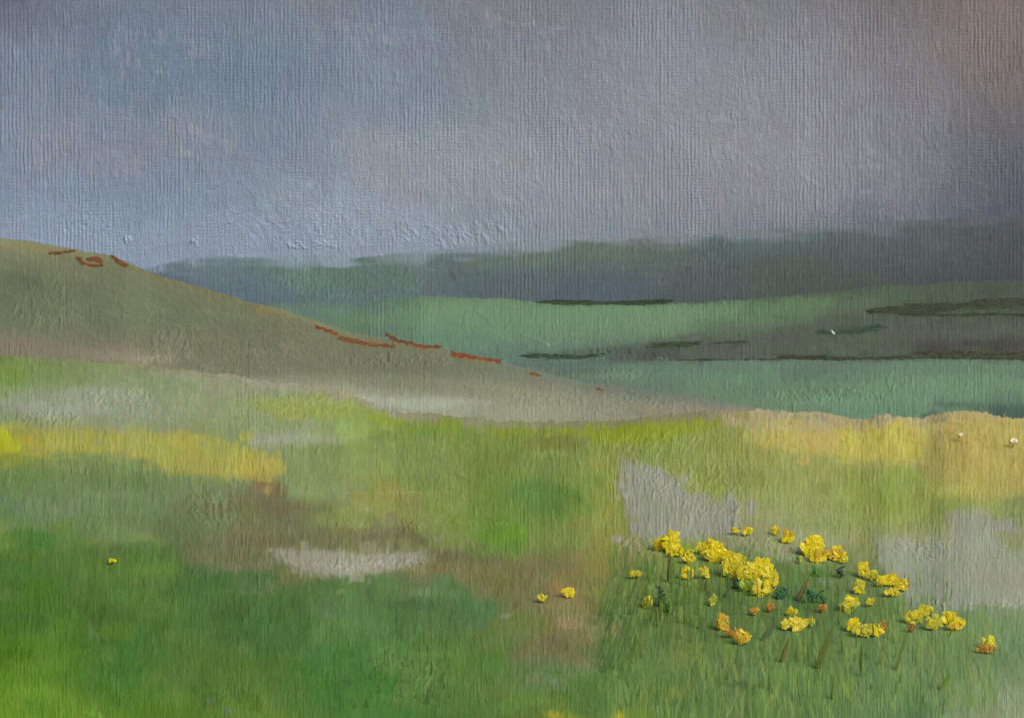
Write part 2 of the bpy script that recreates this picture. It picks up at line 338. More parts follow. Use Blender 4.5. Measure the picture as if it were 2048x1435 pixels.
#GAINS-OVERRIDE
pxm = lambda Y: Y/HW*T
YS = 3000.0
sheet('sky', sky, lambda x: x*0-325.0, 590.0, YS*.999, YS, surface_material('cloud_falloff_paint', pxm(YS)*1.15, .85, .45, .45, .9, .55), GAINS['sky'], -415, 2465, rag=0, amp=.85, back=[(0, -60), (0, -200), (-100, -500), (-500, -1100)],
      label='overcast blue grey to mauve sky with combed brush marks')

# =============================================================== FAR HILLS
far = Paint(200, 2470, 400, 680, 2)
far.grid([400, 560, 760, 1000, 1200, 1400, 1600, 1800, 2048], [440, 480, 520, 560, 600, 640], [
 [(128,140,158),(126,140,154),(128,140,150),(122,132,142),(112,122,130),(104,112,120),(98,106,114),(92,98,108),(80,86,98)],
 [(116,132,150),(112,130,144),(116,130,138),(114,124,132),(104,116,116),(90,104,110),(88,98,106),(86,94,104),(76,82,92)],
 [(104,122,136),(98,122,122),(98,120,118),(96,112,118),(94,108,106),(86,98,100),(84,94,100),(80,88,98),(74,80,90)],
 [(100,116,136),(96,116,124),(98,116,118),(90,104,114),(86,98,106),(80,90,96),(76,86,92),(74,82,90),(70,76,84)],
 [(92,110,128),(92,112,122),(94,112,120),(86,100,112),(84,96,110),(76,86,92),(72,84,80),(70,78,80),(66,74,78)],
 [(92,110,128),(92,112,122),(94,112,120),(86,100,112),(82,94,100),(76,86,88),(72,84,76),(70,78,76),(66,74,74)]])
far.patch([(560,520),(760,518),(850,530),(840,585),(600,590),(560,560)], (98,124,112), soft=10, op=.7, lip=.3)
far.patch([(940,515),(1060,490),(1160,485),(1140,530),(960,540)], (100,118,110), soft=7, op=.6, lip=.3)
far.patch([(1150,480),(1360,477),(1340,500),(1140,505)], (96,110,100), soft=4, op=.7, lip=.5)
far.patch([(1400,478),(1540,470),(1640,480),(1600,505),(1420,510)], (84,102,106), soft=8, op=.6, lip=.3)
far.patch([(1480,530),(1640,522),(1680,560),(1500,570)], (76,90,80), soft=8, op=.5, lip=.2)
far.patch([(1080,570),(1260,560),(1270,600),(1080,602)], (80,96,120), soft=8, op=.6, lip=.2)
far.patch([(1500,570),(1800,560),(1800,640),(1480,640)], (74,88,78), soft=12, op=.6, lip=.2)
far.patch([(430,560),(560,570),(600,600),(520,612)], (92,110,132), soft=6, op=.7, lip=.2)
far.patch([(590,600),(760,590),(820,598),(700,626),(600,625)], (96,120,122), soft=8, op=.7, lip=.2)
far.cover(1700, 46, 14, lambda x, y: 1.57 if rng.random() < .2 else .05, jit=2.2, op=.5, lift=.7, shift=5)
far.cover(2200, 40, 8, -.05, jit=4.5, op=.7, lift=.7, shift=7)
far.patch([(380,512),(560,508),(700,512),(700,518),(540,518),(400,522)], (112,130,148), soft=3, op=.6, lip=.8)
for p in [(938,526,16,7,(104,118,86),.5),(905,556,5,8,(60,70,68),.7),(1243,574,4,10,(64,86,130),.6),(1660,500,60,8,(70,86,88),.4),(1980,475,3,4,(52,58,66),.8),(1215,630,4,4,(60,80,110),.7),(1420,505,40,6,(74,90,92),.4)]: far.blob(*p)
far.crackle(1500, 520, 500, 60, n=460, lift=1.0, L=12); far.crackle(700, 560, 150, 40, n=140, lift=1.3, L=12); far.crackle(640, 512, 90, 5, ang=.1, n=30, lift=2.2, L=14)
for q, c in [([(1020,492),(1200,482),(1380,478),(1360,512),(1180,520),(1040,518)],(98,112,102)), ([(1430,480),(1640,468),(1660,500),(1460,512)],(88,106,108)), ([(930,520),(1100,512),(1090,530),(950,536)],(104,122,108)), ([(1120,556),(1270,548),(1300,590),(1100,600)],(80,94,112)), ([(1500,520),(1640,512),(1660,530),(1520,540)],(80,92,84)), ([(1640,480),(1860,466),(1900,500),(1680,520)],(88,98,108)), ([(1480,556),(1760,540),(1780,562),(1500,582)],(78,90,82)), ([(700,530),(860,526),(850,560),(720,566)],(102,122,120))]:
    far.patch(q, c, soft=4, op=.5, warp=7, lip=.4, var=5)
far.tone(.84, .99, (1.02, 1.02, .97))
far.fade(far_top, lambda X: np.stack([np.interp(X, [380, 900, 1300, 1700, 2048], q) for q in ([144,144,135,119,91],[155,154,141,124,94],[170,165,147,131,102])], -1), 19, .95, nx=26, ny=5)  # haze painted in: crest colour blended toward the sky
far.grain(2.0, 2.0)
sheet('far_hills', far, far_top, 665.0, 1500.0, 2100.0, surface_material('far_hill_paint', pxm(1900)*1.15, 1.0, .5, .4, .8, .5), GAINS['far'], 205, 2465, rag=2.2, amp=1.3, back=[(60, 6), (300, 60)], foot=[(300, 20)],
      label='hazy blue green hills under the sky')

# =============================================================== VALLEY FIELDS
val = Paint(380, 2470, 560, 860, 3)
val.grid([480, 700, 900, 1100, 1300, 1500, 1700, 1900, 2048], [580, 620, 660, 700, 740, 800], [
 [(96,116,116),(98,124,112),(98,124,104),(92,118,98),(92,116,94),(84,108,84),(82,98,82),(76,88,78),(70,78,72)],
 [(98,120,118),(98,122,112),(100,130,110),(102,134,110),(104,132,106),(98,126,98),(94,112,92),(66,82,62),(60,74,60)],
 [(98,118,112),(98,122,110),(100,132,112),(104,136,114),(106,134,110),(92,114,96),(84,96,88),(76,84,78),(68,76,72)],
 [(96,120,104),(98,124,110),(96,124,112),(94,122,110),(80,92,86),(78,86,82),(78,90,80),(70,74,72),(64,66,66)],
 [(90,108,98),(92,114,108),(92,112,108),(90,114,106),(96,122,108),(96,122,108),(96,124,106),(98,126,108),(96,124,108)],
 [(90,108,98),(92,114,108),(92,112,108),(92,116,106),(100,132,112),(100,134,112),(100,134,112),(100,134,114),(98,130,112)]])
val.patch([(560,606),(650,612),(760,600),(800,590),(700,630),(620,640)], (94,118,120), soft=5, op=.6, lip=.3)
val.patch([(760,604),(840,592),(960,596),(1080,604),(1060,614),(900,618),(820,606)], (104,132,98), soft=4, op=.7, lip=.6)
val.patch([(640,636),(700,622),(760,640),(700,665)], (92,134,88), soft=6, op=.5, lip=.3)
val.patch([(1380,606),(1500,598),(1660,592),(1670,620),(1560,640),(1400,650)], (96,124,92), soft=5, op=.6, lip=.5)
val.patch([(1640,625),(1780,612),(2100,600),(2100,640),(1800,655),(1640,650)], (84,88,80), soft=7, op=.7, lip=.3)
val.patch([(1250,690),(1400,660),(1600,650),(1760,640),(2100,634),(2100,715),(1560,718),(1230,722),(1210,705)], (82,86,82), soft=8, op=.85, lip=.5, var=6)
val.patch([(1560,668),(1760,655),(1840,670),(1800,700),(1620,705)], (84,98,82), soft=9, op=.6, lip=.3)
val.patch([(1820,690),(1960,680),(2100,672),(2100,700),(1860,702)], (68,62,64), soft=5, op=.8, lip=.3)
val.patch([(1220,695),(1330,686),(1370,700),(1330,722),(1230,718)], (70,74,72), soft=5, op=.7, lip=.8)
val.patch([(1430,630),(1560,640),(1640,648),(1500,670),(1380,665)], (98,122,96), soft=8, op=.5, lip=.4)
val.cover(1700, 44, 10, lambda x, y: 1.57 if rng.random() < .06 else .04, jit=2.4, op=.5, lift=.8, shift=4)
val.cover(2200, 44, 7, lambda x, y: .04 if x < 1300 else -.05, jit=5.5, op=.7, lift=.7, shift=5)
val.crackle(1225, 705, 50, 12, n=60, lift=2.2, L=10); val.crackle(1320, 715, 30, 14, ang=.8, n=26, lift=2, L=16); val.crackle(1400, 600, 60, 8, n=26, lift=2, L=9)
val.crackle(1300, 650, 300, 50, n=200, lift=.9, L=9); val.ridge([(1045,672),(1070,680),(1094,690),(1098,697)], 3, 3, 14); val.ridge([(950,620),(975,640),(990,655)], 2, 2, 4)
val.blob(1095, 691, 4, 4, (142,166,150), .9)
val.fade(val_top, (92,112,110), 9, .6, 480, 1000, nx=20, ny=4)
val.fade(val_top, (90,108,98), 5, .6, 1000, 1400, nx=20, ny=4)
val.fade(val_top, (78,88,84), 12, .7, 1350, 2600, nx=20, ny=4)
for q in [[(1085,600),(1200,602),(1340,600),(1340,606),(1200,610),(1090,608)],[(1750,618),(1860,608),(2100,600),(2100,614),(1900,624),(1760,628)],[(1800,628),(2100,628),(2100,633),(1810,633)],[(1640,660),(1760,652),(1740,664),(1650,670)],[(1050,707),(1200,708),(1190,717),(1060,715)],[(1300,688),(1400,684),(1395,694),(1310,695)],[(1560,712),(1660,712),(1660,722),(1565,722)],[(1640,714),(2100,712),(2100,722),(1640,720)],[(1820,702),(2100,702),(2100,716),(1840,714)]]: val.patch(q, (62,78,58), soft=3, op=.75, warp=4, lip=.4)
for q, c in [([(700,640),(860,606),(1100,610),(1380,612),(1500,606),(1460,640),(1200,655),(900,646),(760,654)],(108,140,112)), ([(900,650),(1180,648),(1420,655),(1300,676),(1000,684)],(104,134,112)), ([(1500,602),(1680,594),(1660,616),(1540,626)],(98,126,94)), ([(1480,690),(1620,684),(1700,694),(1600,708),(1500,706)],(84,98,84)), ([(1700,660),(1900,652),(2090,648),(2090,668),(1860,672)],(84,92,86)), ([(1130,700),(1240,692),(1300,700),(1250,716),(1140,716)],(78,90,82)), ([(1540,660),(1640,652),(1680,662),(1580,674)],(90,92,84)), ([(1060,680),(1240,676),(1330,682),(1200,692)],(100,128,110)), ([(1850,590),(2090,580),(2090,598),(1880,606)],(76,88,80)), ([(1380,660),(1500,650),(1540,658),(1420,676)],(92,112,94))]:
    val.patch(q, c, soft=2.5, op=.6, warp=6, lip=.6, var=5)
val.tone(.9, 1.01, (1.02, 1.015, .955))
val.grain(2.0, 1.8)
sheet('valley_fields', val, val_top, 850.0, 420.0, 900.0, surface_material('valley_paint', pxm(700)*1.15, .9, .5, .4, .6, .5), GAINS['val'], 385, 2465, rag=2.5, amp=1.3, back=[(40, 3), (200, 40)], foot=[(80, 6)],
      label='green valley fields and grey brown moor across the middle')

low = Paint(780, 2470, 680, 920, 4)
low.grid([800, 1100, 1300, 1500, 1700, 1900, 2048], [700, 740, 780, 820, 870], [
 [(90,110,104),(92,112,106),(94,120,106),(92,116,104),(94,122,106),(96,124,106),(92,118,104)],
 [(90,108,100),(92,112,104),(98,124,108),(100,132,112),(98,126,110),(102,132,112),(98,128,110)],
 [(96,104,94),(98,106,96),(98,122,106),(98,128,108),(98,130,108),(104,140,118),(98,130,110)],
 [(104,106,92),(104,106,92),(104,108,92),(104,126,104),(100,136,112),(100,136,112),(86,116,100)],
 [(104,106,92),(104,106,92),(104,108,92),(104,126,104),(100,136,112),(100,136,112),(86,116,100)]])
low.patch([(1380,785),(1450,792),(1560,790),(1640,785),(1760,770),(1740,800),(1600,815),(1440,812)], (104,134,108), soft=4, op=.5, lip=.9)
low.patch([(1400,730),(1600,735),(1630,770),(1560,792),(1440,795),(1370,780)], (98,132,108), soft=4, op=.5, lip=.8)
low.patch([(1630,735),(1740,725),(1740,750),(1650,760)], (96,116,108), soft=6, op=.5, lip=.3)
low.cover(900, 48, 12, lambda x, y: 1.57 if rng.random() < .06 else .06, jit=2.4, op=.5, lift=.8, shift=4)
low.cover(1100, 44, 8, 0.05, jit=4.5, op=.7, lift=.7, shift=5)
low.patch([(1130,748),(1290,744),(1270,756),(1150,757)], (112,132,116), soft=2, op=.7, lip=.8)
low.patch([(1100,742),(1190,740),(1220,747),(1150,748)], (78,92,88), soft=2, op=.7, lip=.3)
low.patch([(1860,802),(1940,806),(2090,812),(2090,834),(1990,834),(1970,820),(1880,812)], (72,96,86), soft=4, op=.85, lip=.4)
low.patch([(1980,818),(2090,822),(2090,836),(1990,836)], (68,90,84), soft=3, op=.8, lip=.3)
low.patch([(1840,832),(1870,822),(1890,824),(1850,838)], (84,100,94), soft=2, op=.9, lip=.5)
low.crackle(1650, 790, 120, 12, ang=.9, n=90, lift=2, L=8); low.crackle(1800, 780, 240, 40, n=160, lift=1, L=10); low.crackle(1250, 748, 60, 12, ang=1, n=40, lift=1.8, L=9)
low.ridge([(1560,810),(1640,806),(1700,804)], 2, 1.5, 12)
for q, c in [([(1330,732),(1500,728),(1580,738),(1400,746)],(96,118,108)), ([(1560,726),(1680,724),(1640,760),(1570,768)],(94,112,102)), ([(1660,770),(1900,750),(2090,760),(2090,782),(1760,796)],(108,142,116)), ([(1700,726),(1980,724),(2090,740),(1900,748),(1720,744)],(98,126,108)), ([(1600,796),(1800,790),(1860,806),(1640,812)],(108,146,122))]:
    low.patch(q, c, soft=2.5, op=.6, warp=6, lip=.7, var=5)
low.tone(.9, 1.01, (1.03, 1.01, .955))
low.fade(low_top, (84,98,86), 6, .6, 1100, 2600, nx=30, ny=4)
low.grain(2.0, 1.8)
sheet('lower_field', low, low_top, 910.0, 190.0, 330.0, surface_material('low_field_paint', pxm(280)*1.15, .9, .5, .4, .6, .5), GAINS['low'], 785, 2465, rag=2.0, amp=1.3, back=[(15, 1), (60, 10)], foot=[(40, 3)],
      label='smooth sage green field just behind the yellow grass')

# =============================================================== BROWN HILL
hil = Paint(-420, 1760, 440, 930, 5)
hil.grid([-100, 60, 250, 450, 650, 850, 1050, 1250, 1450, 1600], [480, 520, 580, 640, 700, 740, 780, 820, 860], [
 [(126,122,100),(124,120,92),(112,110,86),(110,110,86),(118,118,92),(118,118,92),(118,118,92),(112,112,96),(112,112,96),(112,112,96)],
 [(112,114,84),(110,110,82),(106,106,82),(108,108,82),(118,118,92),(118,118,92),(118,118,92),(112,112,96),(112,112,96),(112,112,96)],
 [(102,108,80),(98,100,76),(100,102,78),(104,104,76),(112,108,80),(118,118,92),(118,118,92),(112,112,96),(112,112,96),(112,112,96)],
 [(106,112,86),(102,106,82),(98,102,78),(100,102,78),(106,104,78),(110,106,82),(112,112,92),(112,112,96),(112,112,96),(112,112,96)],
 [(120,114,96),(118,110,92),(110,106,84),(106,102,80),(108,104,82),(108,108,84),(106,108,90),(112,112,96),(112,112,96),(112,112,96)],
 [(120,114,96),(118,112,94),(118,112,92),(114,110,88),(110,106,84),(108,108,84),(104,106,90),(106,108,94),(108,108,92),(108,108,92)],
 [(120,114,96),(118,112,94),(118,112,92),(120,118,92),(142,140,116),(134,132,108),(126,122,100),(112,110,94),(104,106,92),(106,108,92)],
 [(130,130,104),(130,130,104),(130,130,104),(130,130,104),(146,142,118),(152,150,128),(146,142,118),(138,132,112),(134,126,108),(136,128,108)],
 [(130,130,104),(130,130,104),(130,130,104),(130,130,104),(146,142,118),(150,146,122),(146,142,116),(140,134,112),(138,130,110),(136,130,106)]])
hil.cover(2600, 64, 12, lambda x, y: (.30 if x < 900 else .16)+(.4*math.sin(x*.02) if rng.random() < .3 else 0), jit=2.2, op=.5, lift=.75, shift=5, bend=.04)
hil.cover(900, 30, 7, lambda x, y: .25, jit=3.5, op=.75, lift=.8, shift=5, bend=.05)
hil.cover(260, 130, 9, lambda x, y: .12+.25*math.sin(x*.006), jit=5, op=.5, lift=1.2, shift=5, bend=.05)
hil.patch([(0,545),(40,540),(85,555),(80,572),(10,568)], (88,90,74), soft=7, op=.8, lip=.4)
hil.patch([(-200,670),(60,672),(140,690),(180,700),(250,690),(290,712),(180,720),(100,712),(-200,712)], (126,112,94), soft=8, op=.8, lip=.3)
hil.patch([(150,700),(230,705),(330,712),(360,730),(250,728),(160,715)], (140,126,106), soft=6, op=.7, lip=.6)
hil.patch([(-10,484),(60,486),(180,500),(110,502),(0,498)], (136,118,76), soft=4, op=.6, lip=.1)
hil.patch([(-30,478),(40,483),(60,486),(-30,488)], (140,138,118), soft=3, op=.6, lip=.1)
hil.patch([(490,612),(560,618),(580,636),(520,630)], (128,104,64), soft=5, op=.7, lip=.3)
hil.patch([(250,524),(330,556),(420,578),(540,612),(530,616),(400,580),(300,550)], (116,88,46), soft=1.5, op=.65, lip=.2)
hil.patch([(420,603),(450,607),(440,612)], (124,118,74), soft=3, op=.6)
hil.patch([(300,745),(480,752),(600,768),(700,776),(600,778),(440,764)], (136,136,116), soft=5, op=.6, lip=.6)
hil.patch([(680,790),(760,793),(860,795),(1000,800),(940,815),(840,822),(760,812),(700,802)], (164,162,146), soft=4, op=.9, lip=.9)
hil.patch([(620,772),(760,778),(900,784),(820,790),(640,782)], (148,144,122), soft=3, op=.7, lip=.7)
hil.patch([(900,806),(1100,812),(1250,822),(1100,832),(920,822)], (146,140,118), soft=4, op=.6, lip=.6)
hil.patch([(880,762),(1010,775),(1180,795),(1320,812),(1300,824),(1120,815),(960,800),(820,782)], (134,130,106), soft=8, op=.6, lip=.3)
hil.patch([(700,752),(900,760),(1010,772),(1000,782),(820,782),(700,768)], (126,122,98), soft=6, op=.6, lip=.4)
hil.patch([(1080,745),(1240,765),(1400,790),(1540,812),(1400,806),(1180,788)], (104,108,96), soft=8, op=.6, lip=.1)
hil.patch([(660,695),(800,715),(900,722),(880,742),(760,738),(650,712)], (110,104,82), soft=6, op=.5, lip=.8)
hil.patch([(1290,822),(1420,822),(1560,828),(1560,870),(1290,850)], (140,124,100), soft=8, op=.7, lip=.3)
hil.crackle(400, 650, 340, 60, ang=.25, n=160, lift=1.3, L=40)
hil.crackle(90, 600, 60, 55, n=70, lift=1.8, L=26); hil.crackle(345, 680, 45, 30, ang=1.5, n=80, lift=2, L=26); hil.crackle(500, 700, 170, 40, ang=.2, n=90, lift=1.4, L=34)
hil.crackle(790, 718, 120, 12, ang=1.2, n=110, lift=2.3, L=10); hil.crackle(320, 718, 60, 8, n=60, lift=2, L=7); hil.crackle(1180, 800, 200, 20, n=260, lift=1.3, L=8)
for q in [[(212,577),(236,583),(252,590)], [(325,632),(360,645),(400,658)], [(250,575),(290,600),(310,615)], [(400,735),(520,748),(640,758)], [(480,760),(600,772),(740,800)], [(930,772),(1000,778),(1060,790)], [(690,798),(730,812),(745,820)], [(1010,775),(1080,790),(1110,802)], [(560,700),(600,725),(660,745)]]:
    hil.ridge(q, 3, 2.4, 5)
for q in [[(95,503),(150,498),(148,506),(100,509)],[(155,512),(170,524),(204,528),(200,534),(165,530)],[(175,514),(205,516),(200,526),(180,524)],[(222,510),(240,516),(256,532),(238,530)],[(632,650),(672,662),(670,670),(640,660)],[(674,673),(790,688),(790,696),(700,688)],[(775,668),(850,688),(882,692),(850,700),(790,684)],[(902,705),(1000,720),(998,728),(905,715)],[(1050,742),(1082,745),(1080,755),(1058,752)]]: hil.patch(q, (142,88,48), soft=2.5, op=.65, warp=4, lip=.3)
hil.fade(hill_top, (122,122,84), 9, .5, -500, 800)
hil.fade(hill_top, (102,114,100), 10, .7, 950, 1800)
hil.tone(.86, 1.13, (.985, 1.02, 1.02))
hil.grain(2.0, 1.4)
HILLTOP = hill_top
HB, HT_ = 60.0, 105.0
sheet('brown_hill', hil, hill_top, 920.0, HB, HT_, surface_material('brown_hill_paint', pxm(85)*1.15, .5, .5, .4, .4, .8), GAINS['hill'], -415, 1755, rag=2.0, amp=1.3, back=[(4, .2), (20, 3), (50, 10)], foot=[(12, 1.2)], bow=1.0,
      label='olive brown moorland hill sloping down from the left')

# =============================================================== MEADOW
mea = Paint(-420, 2470, 680, 1620, 6)
mea.grid(GX, [700, 760, 820, 860, 900, 960, 1020, 1080, 1140, 1200, 1270, 1340, 1435, 1600], [
 [(112,138,74),(128,142,88),(136,146,104),(134,146,84),(130,144,76),(132,144,70),(150,146,84),(176,156,104),(178,156,90)],
 [(112,138,80),(130,146,106),(138,150,112),(134,150,84),(130,144,76),(132,144,70),(150,146,84),(184,160,114),(186,160,90)],
 [(138,150,120),(138,152,118),(136,150,104),(132,150,76),(128,144,68),(130,144,66),(152,148,86),(186,160,110),(188,160,84)],
 [(160,160,74),(144,154,104),(130,148,98),(122,144,70),(118,136,62),(132,150,64),(160,160,80),(190,168,100),(184,156,78)],
 [(126,146,70),(136,148,92),(128,146,98),(120,142,74),(122,140,68),(138,154,74),(156,162,92),(182,168,88),(184,154,78)],
 [(96,128,74),(104,130,82),(124,142,92),(128,144,78),(116,140,68),(138,154,82),(146,158,84),(150,160,84),(176,158,86)],
 [(104,132,88),(108,132,88),(110,116,80),(128,140,76),(104,138,62),(138,152,80),(146,156,98),(142,156,80),(134,148,88)],
 [(82,126,60),(92,124,60),(108,110,76),(126,134,80),(118,142,70),(142,148,80),(146,150,106),(148,154,106),(140,148,104)],
 [(66,118,52),(78,120,54),(84,112,64),(120,118,84),(114,112,72),(134,132,70),(96,124,66),(116,134,88),(142,150,124)],
 [(74,122,48),(72,118,54),(68,116,62),(82,124,70),(102,120,68),(96,124,64),(76,112,60),(86,124,74),(130,146,112)],
 [(66,118,42),(64,116,50),(72,122,62),(78,126,66),(98,124,70),(100,124,62),(80,118,62),(92,132,88),(112,142,92)],
 [(78,132,34),(62,118,52),(78,122,52),(64,122,60),(96,126,66),(84,126,66),(82,122,68),(88,130,88),(114,144,94)],
 [(100,154,36),(84,134,40),(84,124,54),(66,126,58),(84,124,56),(86,126,60),(84,122,70),(92,132,92),(138,154,114)],
 [(100,154,36),(90,140,40),(84,124,54),(66,126,58),(84,124,56),(86,126,60),(84,122,70),(96,134,90),(138,154,114)]])
M = mea.patch
# far band of the meadow
M([(-300,706),(40,708),(130,716),(120,726),(20,726),(-300,724)], (104,132,58), 5, .8)
M([(-10,735),(40,730),(60,760),(30,800),(-10,800)], (108,144,66), 8, .6, lip=.2)
M([(-300,780),(60,775),(260,790),(420,830),(260,850),(60,846),(-300,845)], (142,150,128), 12, .7, lip=.3)
M([(380,760),(520,775),(560,800),(470,800),(390,785)], (144,148,122), 7, .6)
M([(470,760),(590,770),(560,790),(500,790)], (140,146,122), 4, .5, lip=.7)
M([(500,795),(620,800),(700,815),(700,840),(560,835),(510,815)], (142,154,70), 5, .75, lip=.9)
M([(640,770),(700,778),(760,792),(700,792),(600,775)], (142,158,66), 5, .7, lip=.4)
M([(0,822),(60,830),(100,842),(60,850),(0,850)], (124,144,96), 6, .6)
M([(440,840),(560,850),(620,855),(540,862),(440,860)], (138,148,112), 7, .6)
M([(490,870),(560,862),(700,872),(700,882),(580,890),(500,896)], (150,154,130), 5, .8, lip=.6)
M([(700,828),(800,826),(950,838),(1080,850),(1060,870),(900,862),(780,850)], (132,152,48), 4, .75, lip=.6)
M([(820,850),(980,852),(960,880),(840,880)], (108,146,66), 7, .5, lip=.2)
M([(1040,850),(1180,846),(1320,838),(1450,834),(1440,850),(1330,880),(1200,884),(1100,862)], (140,158,36), 4, .8, lip=.5)
M([(1290,842),(1400,836),(1340,878),(1280,880)], (156,160,56), 8, .5, lip=.2)
M([(1060,872),(1180,874),(1160,900),(1080,896)], (132,144,88), 7, .6, lip=.4)
# yellow streak at the left
M([(-300,848),(30,850),(60,868),(180,866),(390,866),(430,876),(560,918),(572,940),(540,956),(480,956),(330,940),(310,918),(240,905),(100,906),(-300,914)], (180,164,62), 4, .9, warp=7, lip=.6, var=8)
M([(-10,852),(26,850),(34,900),(-10,904)], (186,180,26), 5, .9, lip=.2)
M([(30,868),(180,880),(170,892),(40,890)], (190,162,56), 5, .7, lip=.2)
M([(250,868),(300,866),(320,905),(250,902)], (168,162,88), 5, .6, lip=.2)
M([(340,870),(430,880),(440,915),(350,910)], (188,164,68), 6, .6, lip=.2)
M([(460,905),(560,920),(572,940),(545,958),(470,950)], (198,158,62), 5, .8, lip=.2)
M([(330,915),(450,915),(440,948),(340,938)], (160,146,60), 7, .6, lip=.2)
M([(400,882),(440,880),(470,905),(430,905)], (140,150,96), 4, .6, lip=.4)
M([(-300,912),(100,908),(40,930),(-300,935)], (150,156,48), 7, .6)
M([(120,905),(320,918),(300,932),(130,926)], (120,142,80), 5, .6, lip=.4)
# left mid greens
M([(60,990),(330,985),(370,1070),(340,1100),(100,1080),(40,1050)], (108,134,92), 12, .5, lip=.1)
M([(330,960),(500,965),(480,1060),(420,1070),(330,1040)], (116,134,84), 10, .5, lip=.1)
# brown patch
M([(515,950),(550,955),(560,1000),(700,1020),(830,1060),(860,1085),(740,1100),(600,1095),(560,1130),(420,1145),(360,1120),(370,1075),(440,1065),(460,1010),(500,985)], (110,112,76), 6, .92, warp=7, lip=.5, comb=.9, var=6)
M([(500,955),(552,955),(548,985),(510,992)], (126,112,80), 5, .8, lip=.3)
M([(600,1000),(640,1010),(640,1070),(600,1060)], (116,128,84), 7, .6, lip=.1)
M([(660,985),(760,985),(770,1000),(690,1008)], (166,154,84), 6, .6)
M([(700,1005),(860,1020),(850,1050),(720,1045)], (132,142,74), 8, .6, lip=.2)
M([(250,1068),(310,1062),(325,1100),(250,1085)], (138,142,68), 5, .5, lip=.3)
M([(90,1074),(200,1072),(310,1090),(330,1130),(180,1140),(60,1110)], (82,122,56), 7, .7, lip=.4)
M([(230,1084),(312,1084),(308,1094),(232,1094)], (66,118,80), 3, .6)
M([(40,1086),(110,1082),(100,1100),(45,1100)], (70,120,70), 4, .6)
M([(-10,1010),(20,1020),(26,1110),(-10,1110)], (112,142,56), 5, .6, lip=.2)
# lower left greens
M([(330,1135),(480,1130),(540,1150),(620,1180),(620,1300),(470,1320),(380,1260),(320,1200)], (66,114,62), 10, .6, lip=.2)
M([(200,1120),(330,1140),(310,1240),(220,1240)], (86,122,50), 14, .5, lip=.1)
M([(340,1265),(470,1290),(520,1350),(420,1400),(330,1360)], (90,120,50), 14, .5, lip=.2)
M([(-10,1250),(140,1250),(180,1340),(60,1370),(-10,1360)], (84,138,38), 20, .5, lip=.1)
M([(-10,1370),(100,1360),(200,1400),(260,1440),(260,1500),(-10,1500)], (98,146,44), 16, .5, lip=.2)
M([(90,1330),(240,1370),(300,1430),(180,1400)], (66,122,42), 14, .6, lip=.1)
M([(440,1395),(520,1380),(600,1440),(600,1500),(420,1500)], (98,136,50), 12, .6, lip=.3)
M([(380,1170),(480,1160),(500,1280),(400,1270)], (74,118,58), 10, .5, lip=.3)
# pale streak and brown band
M([(540,1130),(640,1140),(780,1140),(860,1108),(1000,1100),(1120,1115),(1130,1250),(1160,1350),(1060,1350),(1040,1280),(960,1230),(880,1210),(860,1140),(800,1190),(700,1200),(560,1170)], (118,116,72), 8, .8, warp=7, lip=.4, comb=.8, var=6)
M([(530,1098),(640,1100),(720,1112),(850,1102),(860,1118),(800,1136),(700,1152),(620,1148),(560,1120)], (150,148,130), 3, .9, warp=3, lip=.9, var=5)
M([(640,1108),(780,1108),(770,1128),(650,1128)], (138,138,112), 4, .6, lip=.9)
M([(860,1098),(1010,1104),(1000,1124),(880,1118)], (104,104,74), 5, .7, lip=.3)
M([(1000,1114),(1040,1112),(1030,1120)], (152,148,72), 3, .6)
M([(600,1165),(760,1145),(870,1160),(870,1190),(800,1210),(600,1240)], (78,118,66), 6, .9, lip=.4)
M([(460,1180),(560,1170),(580,1180),(520,1210)], (110,118,80), 10, .5, lip=.1)
M([(780,1160),(860,1135),(880,1190),(800,1200)], (124,122,82), 7, .5, lip=.2)
M([(866,1150),(910,1160),(960,1200),(1020,1225),(1000,1250),(860,1250),(800,1290),(700,1280),(640,1220),(700,1195),(800,1205),(868,1195)], (76,120,70), 7, .7, lip=.5)
M([(960,1210),(1020,1222),(990,1245),(950,1240)], (84,128,92), 6, .6, lip=.5)
M([(600,1290),(740,1280),(760,1400),(620,1420)], (62,122,62), 12, .6, lip=.2)
M([(740,1300),(880,1290),(900,1400),(780,1420)], (96,136,70), 10, .6, lip=.5, comb=.8)
M([(1060,1280),(1110,1150),(1150,1140),(1185,1200),(1200,1300),(1165,1350),(1080,1350),(1050,1320)], (126,120,80), 8, .7, lip=.3, comb=.9)
M([(1110,1150),(1150,1130),(1180,1210),(1140,1290),(1110,1230)], (146,116,80), 8, .6, lip=.2, comb=.7)
M([(1095,1155),(1130,1150),(1140,1180),(1110,1190)], (164,128,70), 6, .6, lip=.3)
M([(1050,1348),(1130,1350),(1150,1360),(1090,1372),(1050,1362)], (96,136,92), 5, .7, lip=.5)
M([(860,1290),(1040,1250),(1050,1340),(960,1400),(880,1400)], (90,126,58), 12, .5, lip=.2)
